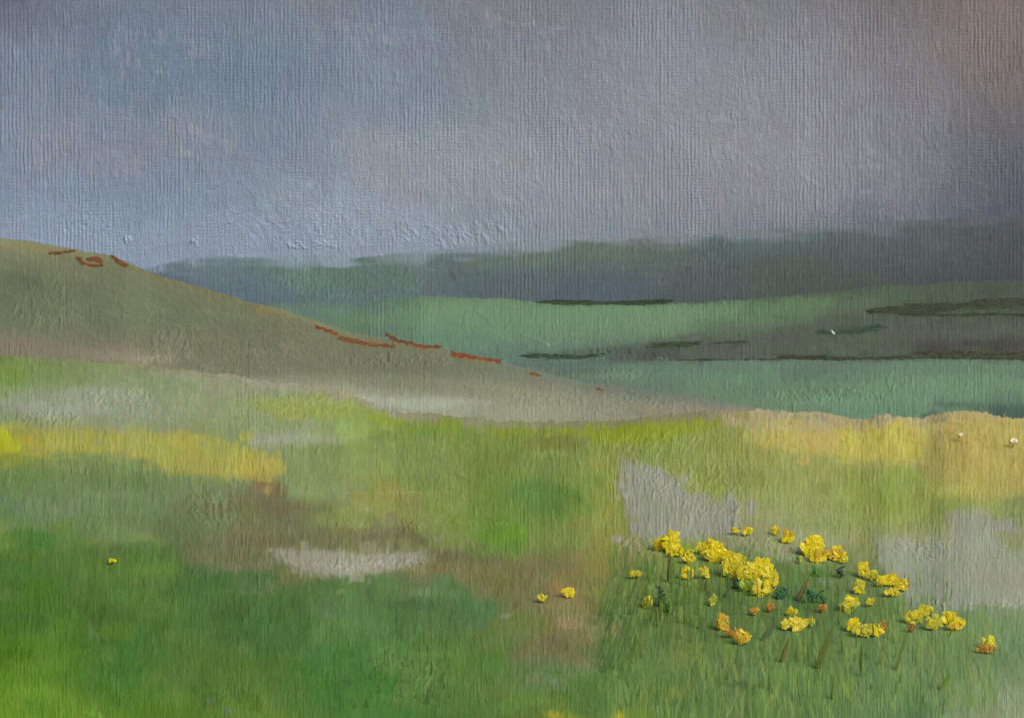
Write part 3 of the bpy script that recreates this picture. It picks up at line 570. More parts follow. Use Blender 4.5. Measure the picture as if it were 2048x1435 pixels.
# centre greens
M([(940,905),(1040,915),(1120,940),(1200,1000),(1140,1050),(1000,1050),(940,1010)], (104,138,62), 14, .6, lip=.2)
M([(1040,990),(1150,1000),(1130,1030),(1050,1030)], (80,128,62), 7, .6, lip=.3)
M([(940,1050),(1040,1045),(1060,1090),(1000,1102),(950,1080)], (86,146,46), 6, .7, lip=.3)
M([(1060,940),(1110,945),(1110,985),(1070,985)], (96,136,70), 6, .6, lip=.3)
M([(760,980),(900,990),(930,1040),(820,1050),(760,1020)], (140,150,74), 10, .5, lip=.3)
M([(680,880),(900,890),(900,960),(700,950)], (122,142,78), 14, .5, lip=.1)
M([(560,960),(670,930),(690,990),(590,1010)], (126,144,94), 10, .5, lip=.1)
M([(1180,900),(1240,910),(1240,1080),(1180,1080)], (150,158,68), 10, .6, lip=.3, comb=.8)
M([(1180,1050),(1300,1080),(1250,1130),(1200,1240),(1160,1180)], (142,142,66), 9, .6, lip=.3, comb=.8)
# grey patches
M([(1240,915),(1300,930),(1365,960),(1372,990),(1400,985),(1440,1005),(1462,985),(1476,1010),(1482,1040),(1466,1075),(1300,1078),(1262,1072),(1255,1010),(1240,985)], (154,152,134), 2.5, .95, warp=5, lip=.9, comb=1.0, var=4)
M([(1225,1072),(1300,1076),(1340,1080),(1330,1110),(1270,1105),(1240,1090)], (152,150,134), 4, .8, lip=.8, comb=.6)
M([(1340,1078),(1480,1078),(1580,1090),(1600,1130),(1540,1120),(1450,1100)], (146,146,110), 5, .7, lip=.6, comb=.5)
M([(1905,1028),(1940,1018),(1980,1030),(2000,1090),(2060,1120),(2060,1210),(2000,1208),(1900,1220),(1810,1216),(1800,1170),(1760,1130),(1755,1075),(1800,1072),(1850,1088),(1900,1070)], (152,156,134), 2.5, .95, warp=5, lip=.8, var=4)
M([(1950,1130),(2060,1140),(2060,1190),(1960,1180)], (156,152,132), 10, .5, lip=.1)
M([(1760,1080),(1840,1100),(1860,1150),(1800,1160),(1765,1120)], (146,154,122), 8, .5, lip=.2)
# right bands
M([(1420,826),(1480,820),(1560,820),(1640,832),(1760,840),(1900,836),(1880,860),(1700,866),(1560,856),(1440,846)], (180,158,120), 6, .85, lip=.4)
M([(1520,860),(1640,850),(1830,862),(1840,925),(1720,925),(1640,905),(1520,892)], (196,174,78), 5, .8, warp=6, lip=.6, var=7)
M([(1740,862),(1850,858),(1850,880),(1760,890)], (200,182,52), 6, .6, lip=.2)
M([(1680,860),(1700,858),(1698,918),(1676,916)], (186,178,58), 4, .6, lip=.2)
M([(1600,868),(1680,862),(1670,905),(1610,900)], (194,164,92), 6, .6, lip=.2)
M([(1890,838),(2000,834),(2090,845),(2090,980),(1980,990),(1880,985),(1870,940),(1850,920),(1862,900),(1900,870)], (186,160,84), 14, .8, warp=16, lip=.4, var=8)
M([(1960,860),(2000,870),(1990,940),(1965,930)], (176,146,62), 7, .6, lip=.2)
M([(1800,900),(1880,890),(1900,960),(1840,980),(1790,940)], (172,164,86), 8, .5, lip=.3)
M([(1975,900),(1990,900),(1995,960),(1980,960)], (140,152,60), 4, .6, lip=.2)
M([(1460,915),(1640,905),(1850,932),(1870,985),(1700,1000),(1480,960)], (146,158,86), 10, .6, lip=.4)
M([(1680,940),(1840,935),(1880,1000),(1850,1040),(1700,1030),(1680,985)], (142,160,70), 7, .6, lip=.4)
M([(1340,870),(1500,865),(1500,900),(1400,920),(1330,900)], (142,160,84), 8, .5, lip=.4)
M([(1380,972),(1450,970),(1440,985),(1400,988)], (146,162,58), 3, .7, lip=.3)
M([(1560,1030),(1700,1040),(1820,1060),(1780,1075),(1600,1060)], (128,150,80), 8, .6, lip=.4)
M([(1990,990),(2060,975),(2060,1010),(2010,1005)], (96,140,80), 6, .6, lip=.3)
M([(1700,1055),(1755,1065),(1755,1130),(1705,1120)], (150,150,84), 8, .5, lip=.3)
# dark greens round the flowers
M([(1250,1120),(1300,1120),(1360,1115),(1440,1120),(1500,1180),(1600,1130),(1700,1130),(1800,1180),(1860,1235),(1900,1250),(1960,1300),(1940,1420),(1700,1440),(1200,1440),(1190,1330),(1215,1240),(1240,1150)], (98,132,70), 30, .5, warp=20, lip=.3, var=7)
M([(1290,1200),(1500,1190),(1640,1190),(1640,1270),(1500,1290),(1300,1280)], (80,112,62), 18, .5, lip=.1)
M([(1240,1130),(1275,1130),(1240,1260),(1190,1340),(1185,1310),(1215,1230)], (96,130,72), 9, .35, lip=.4, comb=1)
M([(1560,1165),(1640,1180),(1660,1210),(1600,1215),(1560,1200)], (56,112,74), 7, .8, lip=.4)
M([(1300,1110),(1330,1100),(1390,1120),(1320,1160)], (112,146,52), 7, .7, lip=.3)
M([(1480,1160),(1510,1160),(1520,1190),(1485,1185)], (104,152,40), 4, .8, lip=.5)
M([(1700,1270),(1960,1290),(2060,1250),(2060,1420),(1800,1420),(1680,1340)], (102,138,94), 20, .6, lip=.2)
M([(1700,1180),(1800,1200),(1810,1240),(1700,1240)], (84,128,82), 10, .6, lip=.2)
M([(1800,1385),(1880,1380),(1870,1430),(1800,1430)], (78,128,72), 12, .7, lip=.2)
M([(1920,1350),(2090,1340),(2090,1500),(1900,1500)], (140,156,116), 20, .7, lip=.2)
M([(1400,1290),(1500,1280),(1500,1400),(1420,1420)], (90,116,76), 14, .6, lip=.2)
M([(1225,1425),(1300,1400),(1310,1500),(1220,1500)], (128,152,46), 8, .7, lip=.4)
M([(1060,1424),(1140,1418),(1140,1500),(1050,1500)], (140,152,42), 6, .7, lip=.4)
def mea_ang(x, y):
    if y < 860 and x < 900: return .18
    if y < 860: return 1.57
    return 1.57+(.12 if x > 1500 else -.05)
mea.cover(2600, 50, 16, mea_ang, jit=3.0, op=.42, lift=.7, shift=4)
mea.cover(1500, 30, 26, mea_ang, jit=4.5, op=.7, lift=.7, shift=14, bend=.04)
mea.cover(5200, 22, 8, mea_ang, jit=4.5, op=.8, lift=.95, shift=6, bend=.06)
mea.cover(700, 60, 9, lambda x, y: rng.choice([0.05, .2, 1.3]), jit=5, op=.7, lift=.9, shift=7, bend=.06)
mea.cover(1400, 44, 5, lambda x, y: 1.57+(x-1500)*.0009, jit=6, op=.55, lift=1.1, box=(1200, 1980, 1120, 1435), shift=5, bend=.05)
for q, c in [([(290,738),(400,742),(480,752),(470,762),(360,756),(300,752)],(146,148,124)), ([(480,752),(600,768),(640,782),(560,780),(490,768)],(156,156,138)), ([(150,770),(290,775),(300,800),(160,812),(90,790)],(150,158,136)), ([(20,800),(200,806),(230,830),(60,835)],(152,158,140)), ([(560,792),(680,800),(700,812),(600,812)],(150,160,90)), ([(520,872),(640,868),(690,874),(560,888)],(154,158,136)), ([(300,806),(460,815),(560,832),(420,836)],(140,152,112)), ([(760,832),(860,834),(820,842)],(150,158,96))]:
    M(q, c, 2, .7, warp=6, lip=.9, var=6)
_src = mea.col.copy()
for _ in range(520):
    cx = rng.uniform(-60, 2100); cy = rng.uniform(850, 1450)
    if 1240 < cx < 1490 and 910 < cy < 1080 or cx > 1760 and 1070 < cy < 1215 or 520 < cx < 870 and 1080 < cy < 1160 or cy < 965 and cx < 640: continue
    i = int((cy+rng.normal()*16-mea.y0)/S); j = int((cx+rng.normal()*22-mea.x0)/S); c = _src[i, j]+rng.normal()*6+rng.normal(size=3)*4
    w_, h_ = rng.uniform(8, 70), rng.uniform(6, 28)
    M([(cx-w_, cy-h_*rng.uniform(.4, 1)), (cx+w_*.2, cy-h_*rng.uniform(.7, 1.1)), (cx+w_, cy-h_*rng.uniform(.3, .9)), (cx+w_*rng.uniform(.6, 1), cy+h_*.8), (cx-w_*rng.uniform(.5, 1), cy+h_*rng.uniform(.5, 1))], c, rng.choice([1.5, 4, 9]), rng.uniform(.45, .85), warp=6, lip=rng.uniform(.1, .8), var=4, comb=rng.uniform(0, .8))
M([(530,1098),(640,1100),(720,1112),(850,1102),(860,1118),(800,1136),(700,1152),(620,1148),(560,1120)], (148,148,130), 1.5, .8, warp=4, lip=.9, var=5)
M([(1240,915),(1300,930),(1365,960),(1372,990),(1400,985),(1440,1005),(1462,985),(1476,1010),(1482,1040),(1466,1075),(1300,1078),(1262,1072),(1255,1010),(1240,985)], (148,155,138), 1.5, .55, warp=5, lip=.7, comb=1.0, var=4)
M([(1755,1075),(1800,1072),(1850,1088),(1900,1070),(1905,1028),(1940,1018),(1980,1030),(2000,1090),(2060,1120),(2060,1210),(2000,1208),(1900,1220),(1810,1216),(1800,1170),(1760,1130)], (148,156,138), 1.5, .55, warp=5, lip=.7, var=4)
M([(60,862),(180,866),(390,866),(430,876),(560,918),(572,940),(540,956),(480,956),(330,940),(310,918),(240,905),(100,900)], (176,164,70), 3, .45, warp=8, lip=.6, var=8, comb=.8)
M([(866,1150),(910,1160),(960,1200),(1000,1222),(980,1245),(860,1250),(868,1195)], (78,124,72), 2, .5, warp=5, lip=.7)
M([(1040,850),(1180,846),(1320,838),(1450,834),(1440,850),(1330,878),(1200,882),(1100,862)], (140,156,44), 2, .5, lip=.6)
for q in [[(1285,1135),(1262,1200),(1235,1260),(1200,1330)], [(1262,1130),(1250,1180),(1225,1250),(1195,1320)], [(1250,1235),(1270,1255),(1280,1290)], [(1320,1110),(1275,1230)]]: mea.ridge(q, 3, 2.8, 4)
for x in range(1400): 
    cx = rng.uniform(0, 2048); cy = rng.uniform(860, 1430)
    mea.ridge([(cx, cy), (cx+rng.normal()*1.5, cy+rng.uniform(8, 30))], 2, rng.uniform(.7, 1.7), 2)
mea.crackle(235, 795, 70, 22, n=110, lift=2.2, L=9); mea.crackle(90, 835, 80, 14, n=90, lift=2.4, L=9); mea.crackle(420, 1015, 55, 34, ang=1.0, n=110, lift=2.6, L=13); mea.crackle(740, 1128, 120, 13, n=190, lift=2.6, L=9)
mea.crackle(760, 1050, 90, 14, n=90, lift=2.2, L=9); mea.crackle(1300, 1090, 60, 16, n=70, lift=2.6, L=12); mea.crackle(1540, 1100, 110, 24, n=130, lift=2.0, L=8); mea.crackle(1840, 1100, 60, 20, ang=.5, n=50, lift=2.4, L=12)
mea.crackle(2000, 1206, 70, 8, n=60, lift=2, L=6); mea.crackle(960, 1046, 70, 5, n=40, lift=2.2, L=6); mea.crackle(1475, 1040, 10, 26, n=24, lift=3, L=16); mea.crackle(600, 810, 110, 25, n=80, lift=2, L=8); mea.crackle(1190, 1230, 60, 70, n=50, lift=1.6, L=12)
mea.crackle(1870, 1205, 16, 18, n=16, lift=3, L=18); mea.crackle(1390, 960, 120, 50, n=170, lift=1.6, L=24); mea.crackle(800, 1350, 80, 50, n=60, lift=2, L=20); mea.crackle(1320, 880, 90, 20, ang=1.9, n=60, lift=1.8, L=20)
for q in [[(1755,1075),(1800,1072),(1850,1088),(1900,1085),(1910,1070)], [(1895,1120),(1898,1080)], [(700,800),(760,810),(780,822)], [(1040,1212),(1010,1236)], [(1200,1338),(1150,1350),(1050,1346)], [(470,1095),(520,1100)], [(430,800),(520,815),(560,830)], [(1600,1040),(1700,1042)], [(690,985),(900,985)], [(1050,985),(1110,992)]]: mea.ridge(q, 3, 2.4, 6)
for p in [(735,1020,6,8,(150,164,124),.9),(680,1182,7,5,(120,156,110),.7),(1008,1232,7,6,(130,160,150),.7),(455,1418,9,6,(106,118,128),.7),(420,1400,10,6,(100,118,120),.5),(1650,1163,16,6,(134,146,150),.85),(1232,1078,8,9,(168,166,160),.8),(1250,992,9,5,(176,176,172),.8),(925,948,6,5,(160,164,116),.7),(960,860,9,7,(140,144,118),.5),(1098,870,5,7,(150,166,50),.9),(1550,1392,5,3,(150,168,160),.8),(1105,1360,8,5,(130,152,150),.7),(195,885,4,6,(140,140,140),.6),(405,888,5,5,(140,138,140),.6),(1110,1345,20,5,(72,122,50),.4),(1310,1035,8,6,(130,150,116),.5),(875,1075,10,8,(146,148,128),.6),(1690,1370,40,20,(100,140,60),.3)]: mea.blob(*p)
mea.blob(1236, 1430, 12, 9, (196,184,40), .9)
mea.blob(1110, 1430, 22, 8, (168,164,44), .8)
for _ in range(1500):
    cx = rng.uniform(1215, 1990); cy = rng.uniform(1115+max(0, cx-1500)*.25, 1430); c = np.array((14, 18, 10))+np.array(rng.choice([(96,134,66),(108,142,58),(84,122,66),(74,110,64),(120,144,62),(92,130,80),(104,128,66),(126,138,60),(80,126,74)]), float)
    if cx > 1700: c = c*.6+np.array((112,144,98))*.4
    elif cy < 1295 and rng.random() < .55: c = c*.78
    mea.stroke(cx, cy, rng.uniform(24, 84), rng.uniform(3.5, 8), 1.57+rng.normal()*.16+(1450-cx)*.0004, c+rng.normal()*3, rng.uniform(.4, .85), 1.1, rng.normal()*.05)
for q, c in [([(1520,858),(1590,856),(1600,892),(1522,890)],(190,172,84)), ([(1600,862),(1700,868),(1700,915),(1610,900)],(196,168,98)), ([(1700,872),(1760,862),(1850,858),(1856,880),(1830,922),(1716,920)],(194,176,76)), ([(1676,862),(1702,860),(1696,918),(1676,912)],(182,174,62)),
             ([(1880,850),(1960,838),(2090,846),(2090,960),(1990,985),(1900,960),(1862,930)],(184,158,86)), ([(1684,940),(1800,936),(1850,960),(1850,1030),(1700,1028)],(140,156,74)), ([(1380,972),(1450,970),(1440,986),(1400,988)],(144,158,62)), ([(1450,845),(1520,846),(1700,850),(1640,866),(1500,862)],(176,160,124))]:
    M(q, c, 2.5, .6, warp=7, lip=.5, var=8, comb=.9)
for k in range(150):
    x = rng.uniform(20, 570); y = 880+max(0, x-380)*.25+rng.normal()*24
    mea.stroke(x, y, rng.uniform(10, 34), rng.uniform(3, 7), 1.57+rng.normal()*.2, np.array([(132,148,84),(146,152,92),(150,150,100),(170,166,70)][rng.integers(4)])+rng.normal()*4, rng.uniform(.35, .8), 1.0)
for k in range(170):
    x = rng.uniform(1480, 2048); y = 880+rng.normal()*32
    mea.stroke(x, y, rng.uniform(12, 36), rng.uniform(3, 7), 1.57+rng.normal()*.15, np.array([(176,160,126),(192,176,84),(160,164,90),(184,162,104),(172,168,74)][rng.integers(5)])+rng.normal()*4, rng.uniform(.35, .8), 1.0)
for poly, pc in [([(1240,915),(1300,930),(1365,960),(1372,990),(1400,985),(1440,1005),(1476,1010),(1482,1040),(1466,1075),(1300,1078),(1262,1072),(1255,1010)], (152,154,138)), ([(1755,1075),(1800,1072),(1850,1088),(1900,1070),(1905,1028),(1940,1018),(1980,1030),(2000,1090),(2060,1120),(2060,1210),(2000,1208),(1900,1220),(1810,1216),(1800,1170)], (150,156,136)), ([(530,1098),(640,1100),(720,1112),(850,1102),(860,1118),(800,1136),(700,1152),(620,1148)], (146,148,130))]:
    n = len(poly)
    for k in range(150):
        i = rng.integers(n); t = rng.random(); x = poly[i][0]*(1-t)+poly[(i+1)%n][0]*t+rng.normal()*6; y = poly[i][1]*(1-t)+poly[(i+1)%n][1]*t+rng.normal()*7
        sx, sy = rng.normal()*26, rng.normal()*26; i2 = int((y+sy-mea.y0)/S); j2 = int((x+sx-mea.x0)/S); j2 = min(j2, mea.W-1)
        mea.stroke(x, y, rng.uniform(10, 34), rng.uniform(3, 7), 1.57+rng.normal()*.25, mea.col[i2, j2].copy() if k % 3 else pc, rng.uniform(.5, .9), 1.2)
for k in range(240):
    x0_, y0_ = [(1300, 1000), (1420, 1040), (1900, 1150), (2000, 1160), (600, 1122), (740, 1130)][rng.integers(6)]
    mea.stroke(x0_+rng.normal()*(40 if x0_ > 1000 else 30), y0_+rng.normal()*(22 if x0_ > 1000 else 6), rng.uniform(16, 40) if x0_ > 1000 else 12, rng.uniform(3, 6), 1.57+rng.normal()*.1, np.array((150,154,134))+rng.normal()*7+rng.normal(size=3)*3, .5, 1.0)
mea.fade(mead_top, lambda X: np.stack([np.interp(X, [0, 330, 500, 700, 900, 1100, 1400, 1500, 1900], q) for q in ([120,140,150,150,142,138,136,176,184],[132,140,146,146,142,138,132,158,158],[88,112,128,128,116,110,98,130,118])], -1), 13, .85)
_c = mea.col; _y = np.clip((_c[..., 0]-_c[..., 1]+4)/14, 0, 1)*np.clip((_c[..., 0]-_c[..., 2]-55)/40, 0, 1)*np.clip((1100-(mea.x0+np.arange(mea.W)*S))/300, 0.15, 1)[None, :]
_c[..., 0] *= 1-.075*_y; _c[..., 2] *= 1+.10*_y
_g = np.clip((_c[..., 1]-_c[..., 0]-18)/30, 0, 1); _c[..., 0] += 7*_g; _c[..., 2] -= 5*_g; _c[..., 1] -= 2*_g
for k in range(110):
    x = rng.uniform(1540, 1900); mea.stroke(x, float(mead_top(x))+rng.uniform(-2, 12), rng.uniform(8, 20), rng.uniform(3, 6), 1.57+rng.normal()*.3, (106,134,112), rng.uniform(.4, .9), 1.0)
for k in range(160):
    x = rng.uniform(0, 1450); mea.stroke(x, float(mead_top(x))+rng.uniform(-2, 14), rng.uniform(10, 44), rng.uniform(3, 6), .15+rng.normal()*.2, (126,124,98) if x < 480 else (140,136,112), rng.uniform(.35, .8), 1.0)
_p = np.clip((mea.col[..., 0]-mea.col[..., 1]-4)/14, 0, 1)*np.clip(((mea.x0+np.arange(mea.W)*S)-1380)/120, 0, 1)[None, :]; mea.col[..., 0] *= 1-.02*_p; mea.col[..., 1] *= 1+.025*_p
mea.tone(.91, 1.0, (1.0, .985, .99))
mea.grain(3.0, 3.2)
MB, MT = 15.2, 19.4
YBOT = 1600.0
sheet('meadow', mea, mead_top, YBOT, MB, MT, surface_material('meadow_paint', pxm(17)*.9, .6, .5, .4, .4, 1.25), GAINS['mead'], -415, 2465, rag=4.5, amp=1.2, back=[(.3, .03), (1.5, .3), (8, 2.0), (30, 5)], foot=[(.8, .28), (3, .75), (8, .9), (15.5, .9), (24, .9)],
      label='grassy green and yellow meadow filling the foreground')
base = mesh_object('ground', [(-9000, -400, -9), (9000, -400, -9), (9000, 9000, -9), (-9000, 9000, -9)], [(0, 1, 2, 3)], [lin((96, 118, 92))*.9]*4, paint_material('ground_paint', fine=.05, dist=.1))
base['kind'] = 'structure'; base['label'] = 'low valley floor reaching to the horizon'; base['category'] = 'ground'

def ground_at(px, py, top=mead_top, yb=YBOT, Yb=MB, Yt=MT):
    t = float(top(px)); s = (yb-py)/(yb-t); Y = Yb+(Yt-Yb)*s
    return P(px, py, Y)

# =============================================================== DABS, FLOWERS, BLADES
def add_dab(V, F, C, c, d, n, L, W, th, col, seg=8, rings=5, r=None):
    """a thick ridged dab: centre c, long axis d, facing n"""
    r = r or random
    d = np.array(d, float); d /= np.linalg.norm(d); n = np.array(n, float); n -= d*np.dot(n, d); n /= np.linalg.norm(n); b = np.cross(n, d)
    c = np.array(c, float); base_i = len(V); nu, nv = 7, 5
    off = [[r.uniform(-1, 1) for _ in range(nv+1)] for _ in range(nu+1)]
    for i in range(nu+1):
        u = i/nu*2-1
        for j in range(nv+1):
            v = j/nv*2-1
            w = math.sqrt(max(0, 1-u*u*.93))*(1+.2*off[i][0])
            e = max(0, (1-u*u)*(1-v*v))
            p = c+d*(u*L*.5+off[0][j]*L*.1)+b*(v*W*.5*w)+n*(th*(.45*off[1][j]+.25*off[i][j]+.5*e))
            V.append(p); q = 1+.10*off[i][j]; C.append(np.array(col)*q)
    for i in range(nu):
        for j in range(nv):
            a = base_i+i*(nv+1)+j; F.append((a, a+nv+1, a+nv+2, a+1))
def add_blade(V, F, C, p0, p1, w, col, bend=(0, 0, 0), seg=6):
    p0 = np.array(p0, float); p1 = np.array(p1, float); bend = np.array(bend, float); b0 = len(V)
    for i in range(seg+1):
        t = i/seg; p = p0+(p1-p0)*t+bend*(4*t*(1-t)); ww = w*(1-abs(2*t-.9)**2.6 if t < .95 else .1)*.5+w*.04
        for s, z in ((-1, 0), (0, .5), (1, 0)): V.append(p+np.array([s*ww, -z*w*.3, 0])); C.append(np.array(col)*(1+.12*(s == 0)-.08*(s < 0)))
    for i in range(seg):
        for j in range(2): a = b0+i*3+j; F.append((a, a+1, a+4, a+3))
petal_mat = paint_material('petal_paint', .42, .45, 180.0, .004)
blade_mat = paint_material('blade_paint', .5, .35, 120.0, .003)
PM = .00293*16.6/16.6
G = 1.25
GB = 1.02
GH = .88
YEL = lin((214,198,18)); YEL2 = lin((202,190,34)); PALE = lin((222,206,80)); DULL = lin((174,176,58)); LIME = lin((130,158,44)); AMB = lin((190,156,40)); ORA = lin((168,122,46)); RUST = lin((140,96,44))
def flower(cx, cy, w, h, main, alt, label, group, name='yellow_flower', cat='flower', stem=6, leafc=(82,120,58)):
    r = random.Random(int(cx*7+cy*13))
    g = ground_at(cx+r.uniform(-3, 3), cy+h*.4+stem); Y = g[1]; u = Y/HW*T
    hx = (cx-CX)*u; hz = (CY-cy)*u
    root = thing(name, g, label, cat, group)
    V, F, C = [], [], []
    ox, oz = hx-g[0], hz-g[2]
    n = max(6, int(w*h/20)+6); w *= 1.28; h *= 1.24
    for k in range(n):
        t = r.uniform(0, 6.28); q = math.sqrt(r.random())*.82 if k else 0
        x = ox+math.cos(t)*q*w*.5*u; z = oz+math.sin(t)*q*h*.5*u; q *= 1.15 if r.random() < .2 else 1
        a = r.gauss(1.2, .75)
        L = min(w, h)*r.uniform(.22, .6)+3; W_ = L*r.uniform(.35, .75)
        m = main if r.random() < .72 else alt
        add_dab(V, F, C, (x, -.008-r.random()*.010, z), (math.cos(a), r.uniform(-.12, .12), math.sin(a)), (r.uniform(-.15, .15), -1, r.uniform(0, .35)), L*u, W_*u, 1.0*u, m*r.uniform(.86, 1.1), r=r)
    mesh_object('flower_head', V, F, np.array(C)*G, petal_mat, parent=root)
    V, F, C = [], [], []
    add_blade(V, F, C, (0, 0, -.01), (ox, .004, oz-h*.2*u), 2.4*u, lin(leafc), bend=(r.uniform(-.01, .01), 0, 0))
    mesh_object('stem', V, F, np.array(C)*GB, blade_mat, parent=root)
    V, F, C = [], [], []
    for k in range(2):
        sx = 1 if k else -1; st = r.uniform(.15, .45)
        p0 = (ox*st, 0, oz*st); add_blade(V, F, C, p0, (p0[0]+sx*r.uniform(5, 10)*u, -.01, p0[2]+r.uniform(6, 14)*u), 3.0*u, lin(leafc)*1.05, bend=(sx*.004, 0, 0))
    mesh_object('leaf', V, F, np.array(C)*GB, blade_mat, parent=root)
    return root
GY = 'yellow flowers in the clump at the right'
FL = [
 (1472,1059,15,11,YEL,YEL2,'small yellow flower at the lower right corner of the grey patch'),
 (1495,1060,18,12,YEL,YEL2,'small yellow flower beside the one at the grey patch corner, on its right'),
 (1551,1059,14,12,YEL,YEL2,'tiny yellow flower high above the dense yellow mass, left of a taller one'),
 (1576,1071,18,22,YEL,AMB,'ragged yellow flower standing alone high between the two big groups'),
 (1322,1087,22,20,YEL,AMB,'yellow flower at the far left tip of the long yellow band'),
 (1343,1084,26,36,YEL,YEL2,'tall bright yellow flower near the left end of the band below the grey patch'),
 (1352,1102,30,14,YEL,LIME,'low yellow flower under the tall one at the left end of the band'),
 (1373,1098,20,18,LIME,DULL,'lime green bud cluster between the left yellow flowers of the band'),
 (1378,1114,20,15,YEL2,YEL,'drooping yellow flower below the lime bud cluster'),
 (1400,1096,18,16,YEL,DULL,'small thin yellow flower in the gap of the yellow band'),
 (1418,1085,16,14,YEL,AMB,'small amber tipped yellow flower poking up in the middle of the band'),
 (1431,1103,28,30,YEL,YEL2,'thick ridged yellow flower in the middle of the band'),
 (1458,1112,22,22,YEL2,YEL,'round yellow flower just left of the densest yellow mass'),
 (1470,1132,40,36,YEL2,YEL,'broad yellow flower forming the left half of the densest mass'),
 (1495,1142,34,30,YEL2,DULL,'dull yellow flower in the centre of the densest mass'),
 (1522,1135,38,26,YEL,YEL2,'wide yellow flower on the upper right of the densest mass'),
 (1539,1157,24,40,YEL2,DULL,'upright yellow flower at the right edge of the densest mass'),
 (1522,1176,28,24,YEL,PALE,'bright yellow flower hanging lowest from the densest mass'),
 (1493,1168,28,18,LIME,LIME,'lime green bud cluster tucked under the densest yellow mass'),
 (1271,1147,17,11,YEL2,DULL,'thin yellow flower in the dark grass at the left edge of the clump'),
 (1374,1144,22,17,YEL,PALE,'pale tipped yellow flower in green below the left of the band'),
 (1410,1143,18,18,YEL2,DULL,'round dull yellow flower right of the pale tipped one under the band'),
 (1293,1201,16,15,DULL,YEL,'round soft yellow flower low at the far left of the clump'),
 (1426,1199,14,15,DULL,LIME,'small greenish yellow flower alone in the dark green centre'),
 (1583,1221,20,12,YEL2,DULL,'faint yellow flower above the palest wide flower'),
 (1588,1247,42,20,PALE,YEL2,'palest wide yellow flower in the dark green below the clump centre'),
 (1616,1241,24,14,DULL,YEL2,'soft greenish yellow flower at the right of the palest wide flower'),
 (1625,1092,32,36,YEL,YEL2,'big bright yellow flower topping the middle right group'),
 (1638,1110,26,22,YEL2,AMB,'yellow flower overlapping the lower right of the big bright one'),
 (1599,1117,9,9,DULL,LIME,'tiny lime yellow bud left of the big bright flower'),
 (1672,1106,26,22,YEL,AMB,'ridged yellow flower right of the big bright one'),
 (1687,1117,16,11,YEL,YEL2,'small yellow flower trailing right under the ridged one'),
 (1727,1137,18,27,YEL2,YEL,'tall narrow yellow flower at the left corner of the right grey patch'),
 (1745,1149,18,15,DULL,YEL2,'greenish yellow flower between the narrow flower and the wide one on the grey patch'),
 (1719,1172,20,24,YEL2,DULL,'dull yellow flower below the tall narrow flower'),
 (1764,1159,26,18,YEL,YEL2,'yellow flower at the left end of the wide group on the grey patch'),
 (1784,1158,34,18,YEL,AMB,'deep yellow flower in the middle of the group on the grey patch'),
 (1803,1169,24,17,YEL,AMB,'deep yellow flower pointing right onto the grey patch'),
 (1784,1182,26,13,YEL2,PALE,'thin yellow flower hanging under the group on the grey patch'),
 (1699,1208,28,23,YEL2,DULL,'round yellow flower in green between the two right groups'),
 (1740,1202,13,11,YEL2,AMB,'tiny yellow flower right of the round one between the groups'),
 (1707,1248,20,22,YEL,YEL2,'yellow flower at the left tip of the cup shaped group'),
 (1728,1260,32,20,DULL,YEL2,'dull yellow flower forming the bottom of the cup shaped group'),
 (1750,1258,26,20,YEL,PALE,'bright yellow flower at the right tip of the cup shaped group'),
 (1826,1233,32,20,DULL,YEL2,'soft dull yellow flower below the left of the right grey patch'),
 (1850,1219,30,16,YEL2,DULL,'yellow flower touching the lower edge of the right grey patch'),
 (1869,1243,24,24,DULL,YEL2,'loose yellow flower hanging left of the brightest far right flower'),
 (1899,1234,26,20,YEL,YEL2,'yellow flower at upper left of the brightest far right flower'),
 (1914,1245,28,22,YEL,AMB,'bright deep yellow flower with orange edge at the far right'),
 (1978,1283,24,18,DULL,YEL2,'dull yellow flower sitting on an orange one at the rightmost end'),
]
for f in FL: flower(*f[:6], f[6], GY)
GO = 'orange flowers among the yellow ones'
for f in [
 (1510,1219,15,13,ORA,AMB,'small orange flower below the densest yellow mass'),
 (1540,1213,13,12,ORA,RUST,'smaller orange flower right of the orange one below the mass'),
 (1446,1244,22,23,AMB,DULL,'amber flower at the top left of the slanting orange group'),
 (1464,1263,24,13,ORA,AMB,'orange flower in the middle of the slanting group'),
 (1485,1273,26,23,AMB,YEL2,'amber yellow flower at the lower right end of the slanting group'),
 (1646,1214,16,12,ORA,RUST,'orange flower left of the round yellow flower'),
 (1766,1247,13,13,lin((150,126,60)),ORA,'faint brownish orange flower right of the cup shaped group'),
 (1822,1254,19,9,RUST,ORA,'flat rust orange flower on top of a leaning olive stem'),
 (1972,1295,33,13,ORA,AMB,'orange flower at the rightmost end of the clump')]: flower(*f[:6], f[6], GO, name='orange_flower')
GS = 'single yellow flowers apart from the clump'
flower(1084,1193,14,13,YEL2,DULL,'small yellow flower over the brown patch in the middle, the left of two',GS, leafc=(120,116,74))
flower(1137,1182,22,15,YEL,PALE,'larger yellow flower over the brown patch in the middle, the right of two',GS, leafc=(120,116,74))
flower(225,1120,12,7,lin((206,206,28)),YEL,'lone tiny lemon yellow flower in the green at the left',GS, stem=6)
WHT = lin((236,230,216))
flower(1921,869,5.5,5,WHT,WHT,'tiny white flower in the ochre grass, the left of two','white flowers in the ochre grass', name='white_flower', stem=12, leafc=(176,156,84))
flower(2027,881,8.5,9,WHT,WHT,'larger white flower in the ochre grass at the right edge','white flowers in the ochre grass', name='white_flower', stem=12, leafc=(176,156,84))

